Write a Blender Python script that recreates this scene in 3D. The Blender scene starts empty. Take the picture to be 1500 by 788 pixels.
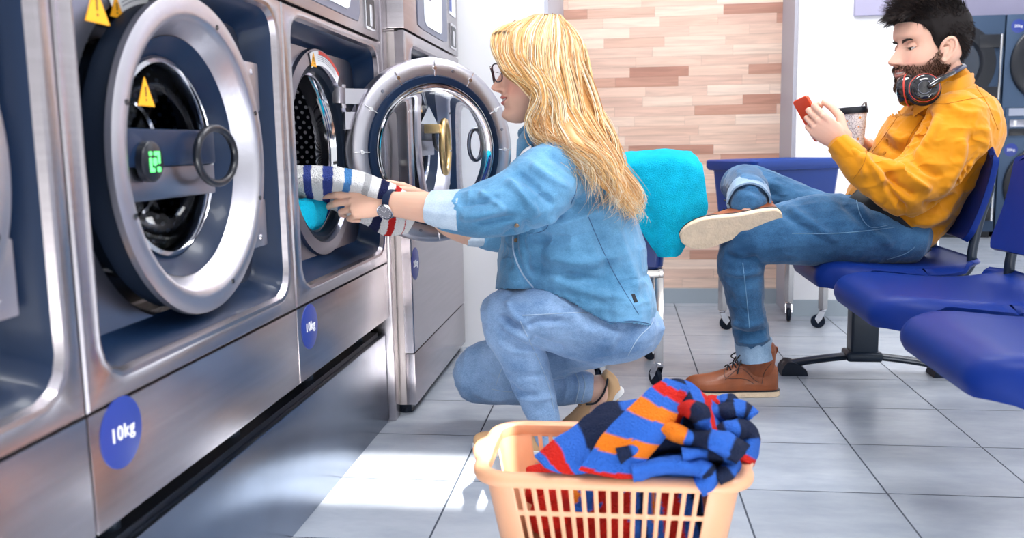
import bpy, bmesh, math, random
import numpy as np
from mathutils import Vector, Matrix
from mathutils.bvhtree import BVHTree
PI = math.pi
C = bpy.context.scene.collection
rnd = random.Random(7)

# ------------------------------------------------------------------ camera
F0, YAW, PITCH, ROLL = 1280.0, math.radians(7.05), math.radians(8.02), math.radians(-1.0)
CAM = Vector((0, 0, .8))
FW = Vector((-math.sin(YAW)*math.cos(PITCH), math.cos(YAW)*math.cos(PITCH), -math.sin(PITCH)))
_r = Vector((math.cos(YAW), math.sin(YAW), 0)); _u = _r.cross(FW)
RT = math.cos(ROLL)*_r + math.sin(ROLL)*_u
UP = -math.sin(ROLL)*_r + math.cos(ROLL)*_u
def ray(x, y):
    return (x-750)/F0*RT - (y-394)/F0*UP + FW
def at(x, y, X=None, Y=None, Z=None):
    """point of the world seen at pixel x, y on the plane X=, Y= or Z="""
    d = ray(x, y)
    if X is not None: t = (X-CAM.x)/d.x
    elif Y is not None: t = (Y-CAM.y)/d.y
    else: t = (Z-CAM.z)/d.z
    return CAM + t*d
def aY(x, y, Y): return at(x, y, Y=Y)
cam = bpy.data.cameras.new('camera'); co = bpy.data.objects.new('camera', cam); C.objects.link(co)
m = Matrix((RT, UP, -FW)).transposed().to_4x4(); m.translation = CAM
co.matrix_world = m
cam.sensor_width = 36; cam.lens = F0/1500*36; cam.clip_start = .02; cam.clip_end = 200
cam.dof.use_dof = True; cam.dof.focus_distance = 2.45; cam.dof.aperture_fstop = 4.2
bpy.context.scene.camera = co

# ------------------------------------------------------------------ materials
MATS = {}
def mat(name, col, rough=.5, metal=0., bump=0., bscale=60., var=0., vscale=4., spec=.5, trans=0., ior=1.45,
        emit=0., coat=0., sheen=0., stretch=None, alpha=1., sss=0., backbump=None):
    if name in MATS: return MATS[name]
    m = bpy.data.materials.new(name); m.use_nodes = True; MATS[name] = m
    nt = m.node_tree; b = nt.nodes['Principled BSDF']; L = nt.links.new
    c = (*col, 1)
    b.inputs['Base Color'].default_value = c
    b.inputs['Roughness'].default_value = rough; b.inputs['Metallic'].default_value = metal
    b.inputs['Specular IOR Level'].default_value = spec; b.inputs['IOR'].default_value = ior
    b.inputs['Transmission Weight'].default_value = trans; b.inputs['Coat Weight'].default_value = coat
    b.inputs['Sheen Weight'].default_value = sheen; b.inputs['Alpha'].default_value = alpha
    if sss: b.inputs['Subsurface Weight'].default_value = sss; b.inputs['Subsurface Radius'].default_value = (.02, .008, .004); b.inputs['Subsurface Scale'].default_value = .5
    if emit: b.inputs['Emission Color'].default_value = c; b.inputs['Emission Strength'].default_value = emit
    tc = nt.nodes.new('ShaderNodeTexCoord'); mp = nt.nodes.new('ShaderNodeMapping'); L(tc.outputs['Object'], mp.inputs[0])
    if stretch: mp.inputs['Scale'].default_value = stretch
    if var or True:
        n = nt.nodes.new('ShaderNodeTexNoise'); n.inputs['Scale'].default_value = vscale; n.inputs['Detail'].default_value = 4
        L(mp.outputs[0], n.inputs['Vector'])
        mr = nt.nodes.new('ShaderNodeMapRange'); mr.inputs[1].default_value = .3; mr.inputs[2].default_value = .7
        v = max(var, .015)
        mr.inputs[3].default_value = 1-v; mr.inputs[4].default_value = 1+v; L(n.outputs['Fac'], mr.inputs[0])
        mx = nt.nodes.new('ShaderNodeVectorMath'); mx.operation = 'SCALE'; mx.inputs[0].default_value = col
        L(mr.outputs[0], mx.inputs['Scale']); L(mx.outputs[0], b.inputs['Base Color'])
    if bump:
        n2 = nt.nodes.new('ShaderNodeTexNoise'); n2.inputs['Scale'].default_value = bscale; n2.inputs['Detail'].default_value = 3
        L(mp.outputs[0], n2.inputs['Vector'])
        bp = nt.nodes.new('ShaderNodeBump'); bp.inputs['Strength'].default_value = bump; bp.inputs['Distance'].default_value = .01
        L(n2.outputs['Fac'], bp.inputs['Height']); L(bp.outputs[0], b.inputs['Normal'])
    return m

STEEL = mat('brushed_steel', (.49, .455, .48), .27, 1., .02, 40, .06, 3, stretch=(1, 1, 30))
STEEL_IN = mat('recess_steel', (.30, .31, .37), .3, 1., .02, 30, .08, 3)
KICK = mat('plinth_steel', (.21, .26, .35), .25, 1., .03, 25, .12, 5)
CAST = mat('cast_aluminium', (.55, .535, .58), .34, 1., .04, 80, .06, 8)
CHROME = mat('chrome', (.8, .8, .82), .08, 1.)
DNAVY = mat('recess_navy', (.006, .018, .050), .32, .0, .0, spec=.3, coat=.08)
BLACK = mat('black_plastic', (.008, .010, .016), .3, 0, 0)
RUBBER = mat('dark_rubber', (.006, .012, .026), .5, spec=.25)
GLASSD = mat('dark_door_glass', (.13, .17, .26), .03, trans=1., ior=1.3)
SIDE = mat('side_panel_steel', (.62, .56, .55), .35, .45)
GLASS = mat('door_glass', (.95, .97, 1.), .02, trans=1., ior=1.15)
BLUEBADGE = mat('badge_blue', (.022, .045, .26), .35)
WHITE = mat('white_print', (.85, .85, .87), .5)
YELLOW = mat('warning_yellow', (.95, .42, .01), .45)
DARKP = mat('print_black', (.02, .02, .02), .5)
REDP = mat('print_red', (.75, .07, .05), .5)
GREEN = mat('lock_green', (.12, .85, .2), .4, emit=.9)
PGREY = mat('panel_grey', (.19, .20, .27), .4, .3)
SCREEN = mat('panel_pale', (.80, .83, .88), .35)
WALLW = mat('wall_white_paint', (.88, .88, .90), .6, var=.01)
LAV = mat('lavender_paint', (.42, .40, .56), .6, var=.02)
PIERGREY = mat('grey_pier_side', (.46, .46, .52), .5)
BLUEP = mat('bin_blue_plastic', (.008, .045, .27), .32, var=.05, coat=.2)
SEATB = mat('seat_blue_plastic', (.004, .022, .17), .42, bump=.02, bscale=300, spec=.16)
BLACKM = mat('black_metal', (.012, .022, .04), .33, .2)
DRYER = mat('dryer_blue_grey', (.05, .085, .15), .4, .5)
LCD = mat('dryer_lcd', (.10, .08, .95), .4, emit=.9)
CHROMEM = mat('cart_steel', (.55, .53, .52), .22, 1., var=.05)

# ------------------------------------------------------------------ object helpers
def tag(o, label=None, cat=None, group=None, kind=None):
    if label: o['label'] = label
    if cat: o['category'] = cat
    if group: o['group'] = group
    if kind: o['kind'] = kind
    return o
def thing(name, label, cat, loc=(0, 0, 0), group=None):
    o = bpy.data.objects.new(name, None); C.objects.link(o); o.location = loc; o.empty_display_size = .05
    tag(o, label, cat, group); return o
def link(name, me, mats, parent=None, label=None, smooth=40):
    if not isinstance(mats, (list, tuple)): mats = [mats]
    for m in mats: me.materials.append(m)
    me.polygons.foreach_set('use_smooth', [smooth > 0]*len(me.polygons))
    if 0 < smooth < 180:
        me.set_sharp_from_angle(angle=math.radians(smooth))
    o = bpy.data.objects.new(name, me); C.objects.link(o)
    if parent is not None:
        o.parent = parent; o.matrix_parent_inverse = world(parent).inverted()
    if label: o['label'] = label
    return o
def world(o):
    # world matrix without needing a depsgraph update
    M = Matrix.Translation(o.location) @ o.rotation_euler.to_matrix().to_4x4() @ Matrix.Diagonal((*o.scale, 1))
    if o.parent: return world(o.parent) @ o.matrix_parent_inverse @ M
    return M
class MB:
    """collects shapes into one mesh, in world coordinates"""
    def __init__(s): s.v = []; s.f = []; s.m = []
    def add(s, vs, fs, mi=0):
        n = len(s.v); s.v += [tuple(p) for p in vs]; s.f += [tuple(i+n for i in f) for f in fs]; s.m += [mi]*len(fs); return s
    def box(s, a, b, mi=0, bev=0., seg=2, M=None):
        a, b = Vector(a), Vector(b)
        bm = bmesh.new(); bmesh.ops.create_cube(bm, size=1)
        d = b-a
        for v in bm.verts: v.co = Vector((v.co.x*d.x, v.co.y*d.y, v.co.z*d.z)) + (a+b)/2
        if bev: bmesh.ops.bevel(bm, geom=bm.edges[:], offset=bev, segments=seg, affect='EDGES', profile=.6)
        return s.bm(bm, mi, M)
    def bm(s, bm, mi=0, M=None):
        if M is not None: bm.transform(M)
        bm.verts.index_update()
        s.add([v.co for v in bm.verts], [[v.index for v in f.verts] for f in bm.faces], mi); bm.free(); return s
    def loft(s, loops, mi=0, closed=True, cap0=False, cap1=False):
        n = len(loops[0]); vs = [p for l in loops for p in l]; fs = []
        for k in range(len(loops)-1):
            for i in range(n if closed else n-1):
                j = (i+1) % n
                fs.append((k*n+i, k*n+j, (k+1)*n+j, (k+1)*n+i))
        if cap0: fs.append(tuple(range(n-1, -1, -1)))
        if cap1: fs.append(tuple((len(loops)-1)*n+i for i in range(n)))
        return s.add(vs, fs, mi)
    def tube(s, path, r, n=10, mi=0, cap=True, up=None, sx=1., closed=False, round_cap=False):
        path = [Vector(p) for p in path]; N = len(path)
        rr = r if hasattr(r, '__len__') else [r]*N
        loops = []; prev = None
        T = []
        for i in range(N):
            if closed: t = path[(i+1) % N]-path[i-1]
            else: t = path[min(i+1, N-1)]-path[max(i-1, 0)]
            T.append(t.normalized() if t.length > 1e-9 else Vector((0, 0, 1)))
        a = Vector(up) if up is not None else (Vector((0, 0, 1)) if abs(T[0].z) < .9 else Vector((1, 0, 0)))
        for i in range(N):
            t = T[i]
            if up is not None: a = Vector(up)
            a = (a-t*a.dot(t));
            a = a.normalized() if a.length > 1e-6 else t.orthogonal().normalized()
            b = t.cross(a)
            q = rr[i]; qa, qb = (q if hasattr(q, '__len__') else (q, q*sx))
            loops.append([path[i]+a*qa*math.cos(2*PI*k/n)+b*qb*math.sin(2*PI*k/n) for k in range(n)])
        if round_cap and not closed:
            def capl(i, sg):
                c = path[i]; L = loops[i]; q = rr[i]; q = min(q) if hasattr(q, '__len__') else q
                return [[c+(p-c)*math.cos(x)+T[i]*sg*q*math.sin(x) for p in L] for x in (.5, 1.0, 1.4)]
            loops = capl(0, -1)[::-1]+loops+capl(N-1, 1)
        if closed: loops.append(loops[0]); cap = False
        return s.loft(loops, mi, cap0=cap, cap1=cap)
    def lathe(s, prof, c, axis=(0, 0, 1), n=48, mi=0, up=None, caps=False):
        ax = Vector(axis).normalized(); c = Vector(c)
        a = ax.orthogonal().normalized() if up is None else (Vector(up)-ax*Vector(up).dot(ax)).normalized()
        b = ax.cross(a)
        loops = [[c+ax*h+(a*math.cos(2*PI*k/n)+b*math.sin(2*PI*k/n))*r for k in range(n)] for r, h in prof]
        return s.loft(loops, mi, cap0=caps, cap1=caps)
    def prism(s, pts, n, depth, mi=0, cap=True):
        """closed outline pts (3D) pushed along n by depth"""
        n = Vector(n).normalized()*depth
        return s.loft([[Vector(p) for p in pts], [Vector(p)+n for p in pts]], mi, cap0=cap, cap1=cap)
    def mesh(s, name):
        me = bpy.data.meshes.new(name); me.from_pydata(s.v, [], s.f); me.update()
        if any(s.m): me.polygons.foreach_set('material_index', s.m)
        bm = bmesh.new(); bm.from_mesh(me); bmesh.ops.remove_doubles(bm, verts=bm.verts, dist=1e-6)
        bmesh.ops.recalc_face_normals(bm, faces=bm.faces); bm.to_mesh(me); bm.free()
        return me
    def build(s, name, mats, parent=None, label=None, smooth=40):
        return link(name, s.mesh(name), mats, parent, label, smooth)
def catmull(P, n=8, closed=False):
    P = [Vector(p) for p in P]; N = len(P); out = []
    if N < 3: return P
    for i in range(N if closed else N-1):
        p0, p1, p2, p3 = (P[(i-1) % N], P[i], P[(i+1) % N], P[(i+2) % N]) if closed else (P[max(i-1, 0)], P[i], P[i+1], P[min(i+2, N-1)])
        for k in range(n):
            t = k/n
            out.append(.5*((2*p1)+(p2-p0)*t+(2*p0-5*p1+4*p2-p3)*t*t+(-p0+3*p1-3*p2+p3)*t**3))
    if not closed: out.append(P[-1])
    return out
def text(name, s, loc, size, ux, uy, m, parent, depth=.0006, align='CENTER'):
    """lettering: ux = reading direction, uy = up direction"""
    cu = bpy.data.curves.new(name, 'FONT'); cu.body = s; cu.size = size; cu.extrude = depth; cu.align_x = align; cu.align_y = 'CENTER'; cu.offset = size*.008; cu.space_character = 1.12
    o = bpy.data.objects.new(name, cu); C.objects.link(o)
    ux, uy = Vector(ux).normalized(), Vector(uy).normalized(); M = Matrix((ux, uy, ux.cross(uy))).transposed().to_4x4(); M.translation = loc
    dg = bpy.context.evaluated_depsgraph_get(); dg.update()
    me = bpy.data.meshes.new_from_object(o.evaluated_get(dg)); bpy.data.objects.remove(o)
    me.transform(M); me.materials.clear()
    return link(name, me, m, parent, None, 0)

# ------------------------------------------------------------------ room shell
def floor_material():
    m = bpy.data.materials.new('floor_tiles'); m.use_nodes = True; nt = m.node_tree; b = nt.nodes['Principled BSDF']; L = nt.links.new
    N = nt.nodes.new
    g = N('ShaderNodeNewGeometry'); sx = N('ShaderNodeSeparateXYZ'); L(g.outputs['Position'], sx.inputs[0])
    T, G = .3322, .0042
    fr, ids = [], []
    for ax, off in (('X', -.057), ('Y', 2.6545)):
        a = N('ShaderNodeMath'); a.operation = 'SUBTRACT'; L(sx.outputs[ax], a.inputs[0]); a.inputs[1].default_value = off-10*T
        d = N('ShaderNodeMath'); d.operation = 'DIVIDE'; L(a.outputs[0], d.inputs[0]); d.inputs[1].default_value = T
        f = N('ShaderNodeMath'); f.operation = 'FRACT'; L(d.outputs[0], f.inputs[0])
        p = N('ShaderNodeMath'); p.operation = 'PINGPONG'; L(d.outputs[0], p.inputs[0]); p.inputs[1].default_value = .5
        fr.append(p)
        fl = N('ShaderNodeMath'); fl.operation = 'FLOOR'; L(d.outputs[0], fl.inputs[0]); ids.append(fl)
    mn = N('ShaderNodeMath'); mn.operation = 'MINIMUM'; L(fr[0].outputs[0], mn.inputs[0]); L(fr[1].outputs[0], mn.inputs[1])
    gr = N('ShaderNodeMapRange'); gr.inputs[1].default_value = G/T/2*.8; gr.inputs[2].default_value = G/T/2*1.3; L(mn.outputs[0], gr.inputs[0])
    cmb = N('ShaderNodeCombineXYZ'); L(ids[0].outputs[0], cmb.inputs[0]); L(ids[1].outputs[0], cmb.inputs[1])
    wn = N('ShaderNodeTexWhiteNoise'); L(cmb.outputs[0], wn.inputs['Vector'])
    mp = N('ShaderNodeMapping'); mp.inputs['Scale'].default_value = (3, 7, 1); L(g.outputs['Position'], mp.inputs[0])
    ad = N('ShaderNodeVectorMath'); ad.operation = 'ADD'; L(mp.outputs[0], ad.inputs[0]); L(wn.outputs['Color'], ad.inputs[1])
    nz = N('ShaderNodeTexNoise'); nz.inputs['Scale'].default_value = 1.6; nz.inputs['Detail'].default_value = 7; nz.inputs['Roughness'].default_value = .62; L(ad.outputs[0], nz.inputs['Vector'])
    cr = N('ShaderNodeValToRGB'); cr.color_ramp.elements[0].position = .3; cr.color_ramp.elements[0].color = (.32, .36, .42, 1)
    cr.color_ramp.elements[1].position = .7; cr.color_ramp.elements[1].color = (.44, .475, .53, 1); L(nz.outputs['Fac'], cr.inputs[0])
    hs = N('ShaderNodeHueSaturation'); mr = N('ShaderNodeMapRange'); L(wn.outputs['Value'], mr.inputs[0]); mr.inputs[3].default_value = .95; mr.inputs[4].default_value = 1.05
    L(mr.outputs[0], hs.inputs['Value']); L(cr.outputs[0], hs.inputs['Color'])
    mx = N('ShaderNodeMix'); mx.data_type = 'RGBA'; L(gr.outputs[0], mx.inputs['Factor']); mx.inputs['A'].default_value = (.055, .07, .095, 1); L(hs.outputs[0], mx.inputs['B'])
    L(mx.outputs['Result'], b.inputs['Base Color'])
    rr = N('ShaderNodeMapRange'); L(gr.outputs[0], rr.inputs[0]); rr.inputs[3].default_value = .8; rr.inputs[4].default_value = .27; L(rr.outputs[0], b.inputs['Roughness'])
    bp = N('ShaderNodeBump'); bp.inputs['Strength'].default_value = .5; bp.inputs['Distance'].default_value = .002; L(gr.outputs[0], bp.inputs['Height']); L(bp.outputs[0], b.inputs['Normal'])
    return m
def wood_material():
    m = bpy.data.materials.new('wood_strips'); m.use_nodes = True; nt = m.node_tree; b = nt.nodes['Principled BSDF']; L = nt.links.new; N = nt.nodes.new
    g = N('ShaderNodeNewGeometry'); sx = N('ShaderNodeSeparateXYZ'); L(g.outputs['Position'], sx.inputs[0])
    def M(op, a, b_=None):
        n = N('ShaderNodeMath'); n.operation = op
        for i, v in enumerate((a, b_)):
            if v is None: continue
            if isinstance(v, (int, float)): n.inputs[i].default_value = v
            else: L(v, n.inputs[i])
        return n.outputs[0]
    zz = M('DIVIDE', M('SUBTRACT', sx.outputs['Z'], .03), .0475); row = M('FLOOR', zz)
    w1 = N('ShaderNodeTexWhiteNoise'); w1.noise_dimensions = '1D'; L(row, w1.inputs['W'])
    wid = M('ADD', M('MULTIPLY', w1.outputs['Value'], .18), .24)
    xx = M('ADD', M('DIVIDE', M('ADD', sx.outputs['X'], 3), wid), M('MULTIPLY', w1.outputs['Value'], 17.3))
    cell = M('FLOOR', xx); cb = N('ShaderNodeCombineXYZ'); L(cell, cb.inputs[0]); L(row, cb.inputs[1])
    w2 = N('ShaderNodeTexWhiteNoise'); w2.noise_dimensions = '2D'; L(cb.outputs[0], w2.inputs['Vector'])
    cr = N('ShaderNodeValToRGB'); e = cr.color_ramp.elements
    e[0].position = 0; e[0].color = (.47, .235, .17, 1); e[1].position = 1; e[1].color = (.86, .68, .56, 1)
    for p, c in ((.2, (.60, .34, .25, 1)), (.45, (.80, .58, .46, 1)), (.7, (.72, .48, .38, 1)), (.85, (.82, .62, .50, 1))):
        q = e.new(p); q.color = c
    L(w2.outputs['Value'], cr.inputs[0])
    mp = N('ShaderNodeMapping'); mp.inputs['Scale'].default_value = (2.5, 3, 40); L(g.outputs['Position'], mp.inputs[0])
    ad = N('ShaderNodeVectorMath'); ad.operation = 'ADD'; L(mp.outputs[0], ad.inputs[0]); L(w2.outputs['Color'], ad.inputs[1])
    nz = N('ShaderNodeTexNoise'); nz.inputs['Scale'].default_value = 1.5; nz.inputs['Detail'].default_value = 6; nz.inputs['Distortion'].default_value = .8; L(ad.outputs[0], nz.inputs['Vector'])
    mr = N('ShaderNodeMapRange'); mr.inputs[1].default_value = .3; mr.inputs[2].default_value = .7; mr.inputs[3].default_value = .82; mr.inputs[4].default_value = 1.12; L(nz.outputs['Fac'], mr.inputs[0])
    ed = M('MINIMUM', M('MULTIPLY', M('PINGPONG', zz, .5), .0475), M('MULTIPLY', M('PINGPONG', xx, .5), .3))
    er = N('ShaderNodeMapRange'); er.inputs[1].default_value = .0003; er.inputs[2].default_value = .0012; er.inputs[3].default_value = .72; er.inputs[4].default_value = 1; L(ed, er.inputs[0])
    sc = N('ShaderNodeVectorMath'); sc.operation = 'SCALE'; L(cr.outputs[0], sc.inputs[0]); L(M('MULTIPLY', mr.outputs[0], er.outputs[0]), sc.inputs['Scale']); L(sc.outputs[0], b.inputs['Base Color'])
    b.inputs['Roughness'].default_value = .3
    return m
def struct(name, mb, m, smooth=0):
    o = mb.build(name, m, None, None, smooth); o['kind'] = 'structure'; return o
YB, YP, YR = 4.42, 3.40, 4.10          # wood wall, left pier face, right pier face
struct('floor', MB().box((-1.7, -2.2, -.1), (5.2, 8.3, 0)), floor_material())
struct('wall_back', MB().box((-.27, YB, .075), (.775, YB+.12, 2.9)), wood_material())
struct('baseboard_back', MB().box((-.27, YB-.012, 0), (.775, YB+.12, .075)), mat('skirting_tile', (.36, .42, .47), .3, var=.05))
struct('wall_left', MB().box((-1.75, -2.2, 0), (-1.6, YP, 2.9)), WALLW)
struct('wall_pier_left', MB().box((-1.6, YP, 0), (-.285, YB+.12, 2.9)), WALLW)
struct('pier_side_left', MB().box((-.285, YP+.05, 0), (-.27, YB, 2.9)), PIERGREY)  # thin grey sheet over the side face of the left pier
struct('wall_pier_right', MB().box((.79, YR, .0), (1.425, 4.75, 2.9)), WALLW)
struct('pier_side_right', MB().box((.775, YR+.02, 0), (.79, YB+.12, 2.9)), PIERGREY)  # same grey sheet on the right pier's side face
struct('baseboard_right', MB().box((.79, YR-.012, 0), (1.425, YR, .075)), mat('skirting_tile', (.36, .42, .47), .3))
struct('wall_far', MB().box((.9, 8.1, 0), (5.2, 8.25, 2.9)), LAV)
struct('wall_far_left', MB().box((.9, 4.75, 0), (1.0, 8.1, 2.9)), WALLW)
struct('ceiling', MB().box((-1.7, -2.2, 2.9), (5.2, 8.3, 3.0)), mat('ceiling_white', (.8, .8, .82), .7))
# ------------------------------------------------------------------ washing machines
def angs(n=96):
    return [2*PI*k/n for k in range(n)]
def rrect(cy, cz, hy, hz, r, X, th, sgn=1):
    """rounded rectangle in the YZ plane sampled along polar angles th"""
    out = []
    for t in th:
        c, s = math.cos(t), math.sin(t)
        k = 1/max(abs(c)/hy, abs(s)/hz)
        y, z = c*k, s*k
        if r > 0:
            ax, az = hy-r, hz-r
            if abs(y) > ax and abs(z) > az:
                # intersect ray with corner circle
                oy, oz = math.copysign(ax, c), math.copysign(az, s)
                bq = c*oy+s*oz; cc = oy*oy+oz*oz-r*r
                k = bq+math.sqrt(max(bq*bq-cc, 0)); y, z = c*k, s*k
        out.append(Vector((X, cy+y, cz+z)))
    return out
def circ(cy, cz, r, X, th): return [Vector((X, cy+r*math.cos(t), cz+r*math.sin(t))) for t in th]
def ring_door(par, O, ax, up, R=.252, closed=True, label=None):
    """porthole door; O centre of outer face, ax outward axis of the outer face"""
    ax = Vector(ax).normalized(); up = Vector(up); side = up.cross(ax).normalized()
    P = lambda a, b, c: O+side*a+up*b+ax*c
    d = MB().lathe([(R*.97, -.016), (R, -.012), (R*.995, -.003), (R*.965, .0), (R*.90, .002), (R*.86, -.001), (R*.835, -.010), (R*.80, -.022), (R*.762, -.036), (R*.75, -.042), (R*.75, -.05), (R*.80, -.04), (R*.97, -.016)], O, ax, 96)
    door = d.build('door', CAST, par, label, 50)
    MB().lathe([(R*.94, -.014), (R*.95, -.020), (R*.95, -.055)], O, ax, 96).build('door_back_rim', RUBBER, door)
    MB().lathe([(R*.757, -.036), (R*.735, -.040), (R*.68, -.052), (R*.64, -.062), (R*.61, -.062), (R*.61, -.085), (R*.80, -.085), (R*.80, -.055), (R*.757, -.05)], O, ax, 96).build('door_gasket', DNAVY, door)
    MB().lathe([(R*.625, -.058), (R*.60, -.055), (R*.585, -.06), (R*.585, -.075), (R*.625, -.078)], O, ax, 80).build('inner_ring', CHROME, door)
    g = [(R*.60*math.cos(t), -.066-.10*math.sin(t)) for t in [PI/2*k/10 for k in range(10)]]+[(.002, -.166)]
    g2 = [(max(r-.004, .001), h+.004) for r, h in g][::-1]
    MB().lathe(g+g2, O, ax, 64).build('door_glass', GLASSD, door)
    MB().lathe([(R*.40, -.128), (R*.385, -.125), (R*.375, -.13)], O, ax, 64).build('glass_moulding', CHROME, door)
    return door, P
def badge(par, c, n, ux, r, s, m=BLUEBADGE):
    n = Vector(n); b = MB().lathe([(.0005, .0012), (r*.96, .0012), (r, .0005), (r, -.001)], c, n, 48).build('capacity_badge', m, par)
    text('badge_lettering', s, Vector(c)+n*.0016, r*.56, ux, (0, 0, 1), WHITE, b)
def triangle(par, c, n, ux, h, w=None, m=YELLOW, mark=True):
    n = Vector(n); ux = Vector(ux); w = w or h*1.1; c = Vector(c); z = Vector((0, 0, 1))
    t = MB().prism([c-ux*w/2-z*h/2, c+ux*w/2-z*h/2, c+z*h/2], n, .0012).build('warning_sticker', m, par, smooth=0)
    if mark:
        k = MB()
        k.prism([c+n*.001+ux*a*w+z*b*h for a, b in ((-.035, .16), (.035, .16), (.022, -.18), (-.022, -.18))], n, .0008)
        k.prism([c+n*.001+ux*.032*w*math.cos(q)+z*(-.29*h+.04*h*math.sin(q)) for q in angs(12)], n, .0008)
        def edge(f):
            return [c+n*.001+ux*a*w*f+z*((b+.11)*f-.11)*h for a, b in ((-.5, -.5), (.5, -.5), (0, .5))]
        o, i = edge(.9), edge(.8)
        k.add(o+i, [(0, 1, 4, 3), (1, 2, 5, 4), (2, 0, 3, 5)])
        k.build('warning_mark', DARKP, t, smooth=0)
def machine(label, X, y0, y1, zc=.79, R=.252, zb=.315, zseam=1.092, rec=(.037, .285, .28), door='closed', stand=False, kg='10kg', bz=.43, by=.07):
    yc = (y0+y1)/2; M = thing('washing_machine', label, 'washing machine', (X-.4, yc, zb), 'washing machines along the left wall')
    th = sorted(set(angs(96)+[math.atan2(s*(a), q*(y1-y0)/2) % (2*PI) for s in (-1, 1) for q in (-1, 1) for a in ((zseam-zc),)]))
    hy = (y1-y0)/2-rec[0]; hz = rec[2]; g = .0025
    # outer rectangle is not centred on zc, so snap each ray to it
    def outer(X_, e=0):
        out = []
        for t in th:
            c, s = math.cos(t), math.sin(t)
            ky = ((y1-y0)/2-g-e)/abs(c) if abs(c) > 1e-9 else 1e9
            kz = ((zseam-g-e-zc) if s > 0 else (zc-zlow-e))/abs(s) if abs(s) > 1e-9 else 1e9
            k = min(ky, kz); out.append(Vector((X_, yc+c*k, zc+s*k)))
        return out
    zlow = zb+.160
    th2 = []
    for sy in (-1, 1):
        for dz in (zseam-g-zc, -(zc-zlow)): th2.append(math.atan2(dz, sy*((y1-y0)/2-g)) % (2*PI))
    th = sorted(set(angs(112)+th2))
    dep = .062
    b = MB()
    L = [outer(X-.03), outer(X-.003), outer(X, .003)]
    L += [rrect(yc, zc, hy+.012, hz+.012, .062, X, th), rrect(yc, zc, hy+.006, hz+.006, .058, X+.004, th), rrect(yc, zc, hy, hz, .052, X+.002, th), rrect(yc, zc, hy-.005, hz-.005, .05, X-.008, th)]
    b.loft(L, 0)
    b.build('front_panel', STEEL, M, smooth=35)
    b = MB()
    L = [rrect(yc, zc, hy-.004, hz-.004, .05, X-.007, th), rrect(yc, zc, hy-.014, hz-.016, .046, X-.018, th), rrect(yc, zc, hy-.022, hz-.03, .045, X-dep+.008, th), rrect(yc, zc, hy-.03, hz-.038, .045, X-dep, th)]
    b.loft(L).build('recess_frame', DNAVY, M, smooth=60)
    b = MB()
    L = [rrect(yc, zc, hy-.028, hz-.036, .045, X-dep+.001, th), circ(yc, zc, R*1.02, X-dep+.001, th), circ(yc, zc, R*.985, X-dep-.012, th)]
    if door == 'open': L = [rrect(yc, zc, hy-.028, hz-.036, .045, X-dep+.001, th), circ(yc, zc, R*.985, X-dep+.001, th), circ(yc, zc, R*.975, X-dep+.010, th), circ(yc, zc, R*.86, X-dep+.012, th), circ(yc, zc, R*.84, X-dep+.006, th), circ(yc, zc, R*.82, X-dep-.01, th)]
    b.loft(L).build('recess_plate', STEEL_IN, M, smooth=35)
    # gasket, lip and drum
    b = MB().loft([circ(yc, zc, r, X-dep+h, th) for r, h in ((R*.85, .002), (R*.80, .004), (R*.765, -.004), (R*.76, -.03), (R*.79, -.05))]); b.build('rubber_seal', RUBBER, M)
    b = MB().loft([circ(yc, zc, r, X-dep+h, th) for r, h in ((R*.775, -.015), (R*.74, -.018), (R*.715, -.03), (R*.71, -.06), (R*.74, -.075))]); b.build('drum_lip', CHROME, M)
    prof = [(R*.72, -.055), (R*.76, -.075), (R*1.12, -.085), (R*1.16, -.10), (R*1.16, -.42), (R*1.1, -.435), (.001, -.435)]
    MB().loft([circ(yc, zc, r, X-dep+h, th) for r, h in prof]).build('drum', drum_mat(), M, smooth=50)
    # lower service panel, casing and top
    b = MB().box((X-.03, y0+g, zb), (X-.001, y1-g, zlow-.003), bev=.002)
    b.build('service_panel', STEEL, M)
    b = MB().box((X-.60, y0+g, zb+.002), (X-.55, y1-g, 1.5)).box((X-.55, y0+g, zb), (X-.03, y0+g+.002, zseam)).box((X-.55, y1-g-.002, zb), (X-.03, y1-g, zseam)).box((X-.55, y0+g, zseam-.006), (X-.02, y1-g, zseam-.003))
    b.build('casing', SIDE, M)
    # control panel above the seam
    cp = MB().box((X-.55, y0+g, zseam+.003), (X, y1-g, 1.47), bev=.003).build('control_panel', STEEL, M)
    X1 = X+.0005; ya, yb = y0+.14, y0+.52
    w = y1-y0
    def rr(y0_, y1_, z0_, z1_, r, Xx, dp, mt, nm, par):
        t4 = angs(48); L = rrect((y0_+y1_)/2, (z0_+z1_)/2, (y1_-y0_)/2, (z1_-z0_)/2, r, Xx, t4)
        return MB().prism(L, (1, 0, 0), dp).build(nm, mt, par)
    rr(y0+w*.2, y0+w*.735, zseam+.028, zseam+.3, .02, X1, .003, PGREY, 'display_bezel', cp)
    rr(y0+w*.30, y0+w*.62, zseam+.045, zseam+.27, .03, X1+.003, .002, SCREEN, 'display', cp)
    rr(y0+w*.33, y0+w*.42, zseam+.13, zseam+.19, .004, X1+.005, .001, PGREY, 'program_list', cp)
    rr(y0+w*.80, y0+w*.94, zseam+.14, zseam+.26, .003, X1, .002, SCREEN, 'notice_plate', cp)
    rr(y0+w*.80, y0+w*.85, zseam+.15, zseam+.25, .002, X1+.002, .001, BLUEBADGE, 'notice_emblem', cp)
    rr(y0+w*.805, y0+w*.93, zseam+.02, zseam+.11, .003, X1, .004, CHROME, 'coin_tray', cp)
    rr(y0+w*.815, y0+w*.92, zseam+.027, zseam+.10, .002, X1+.004, .0008, BLACK, 'coin_slot', cp)
    rr(y0+w*.85, y0+w*.885, zseam+.03, zseam+.085, .002, X1+.0048, .001, CHROME, 'coin_flap', cp)
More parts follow.
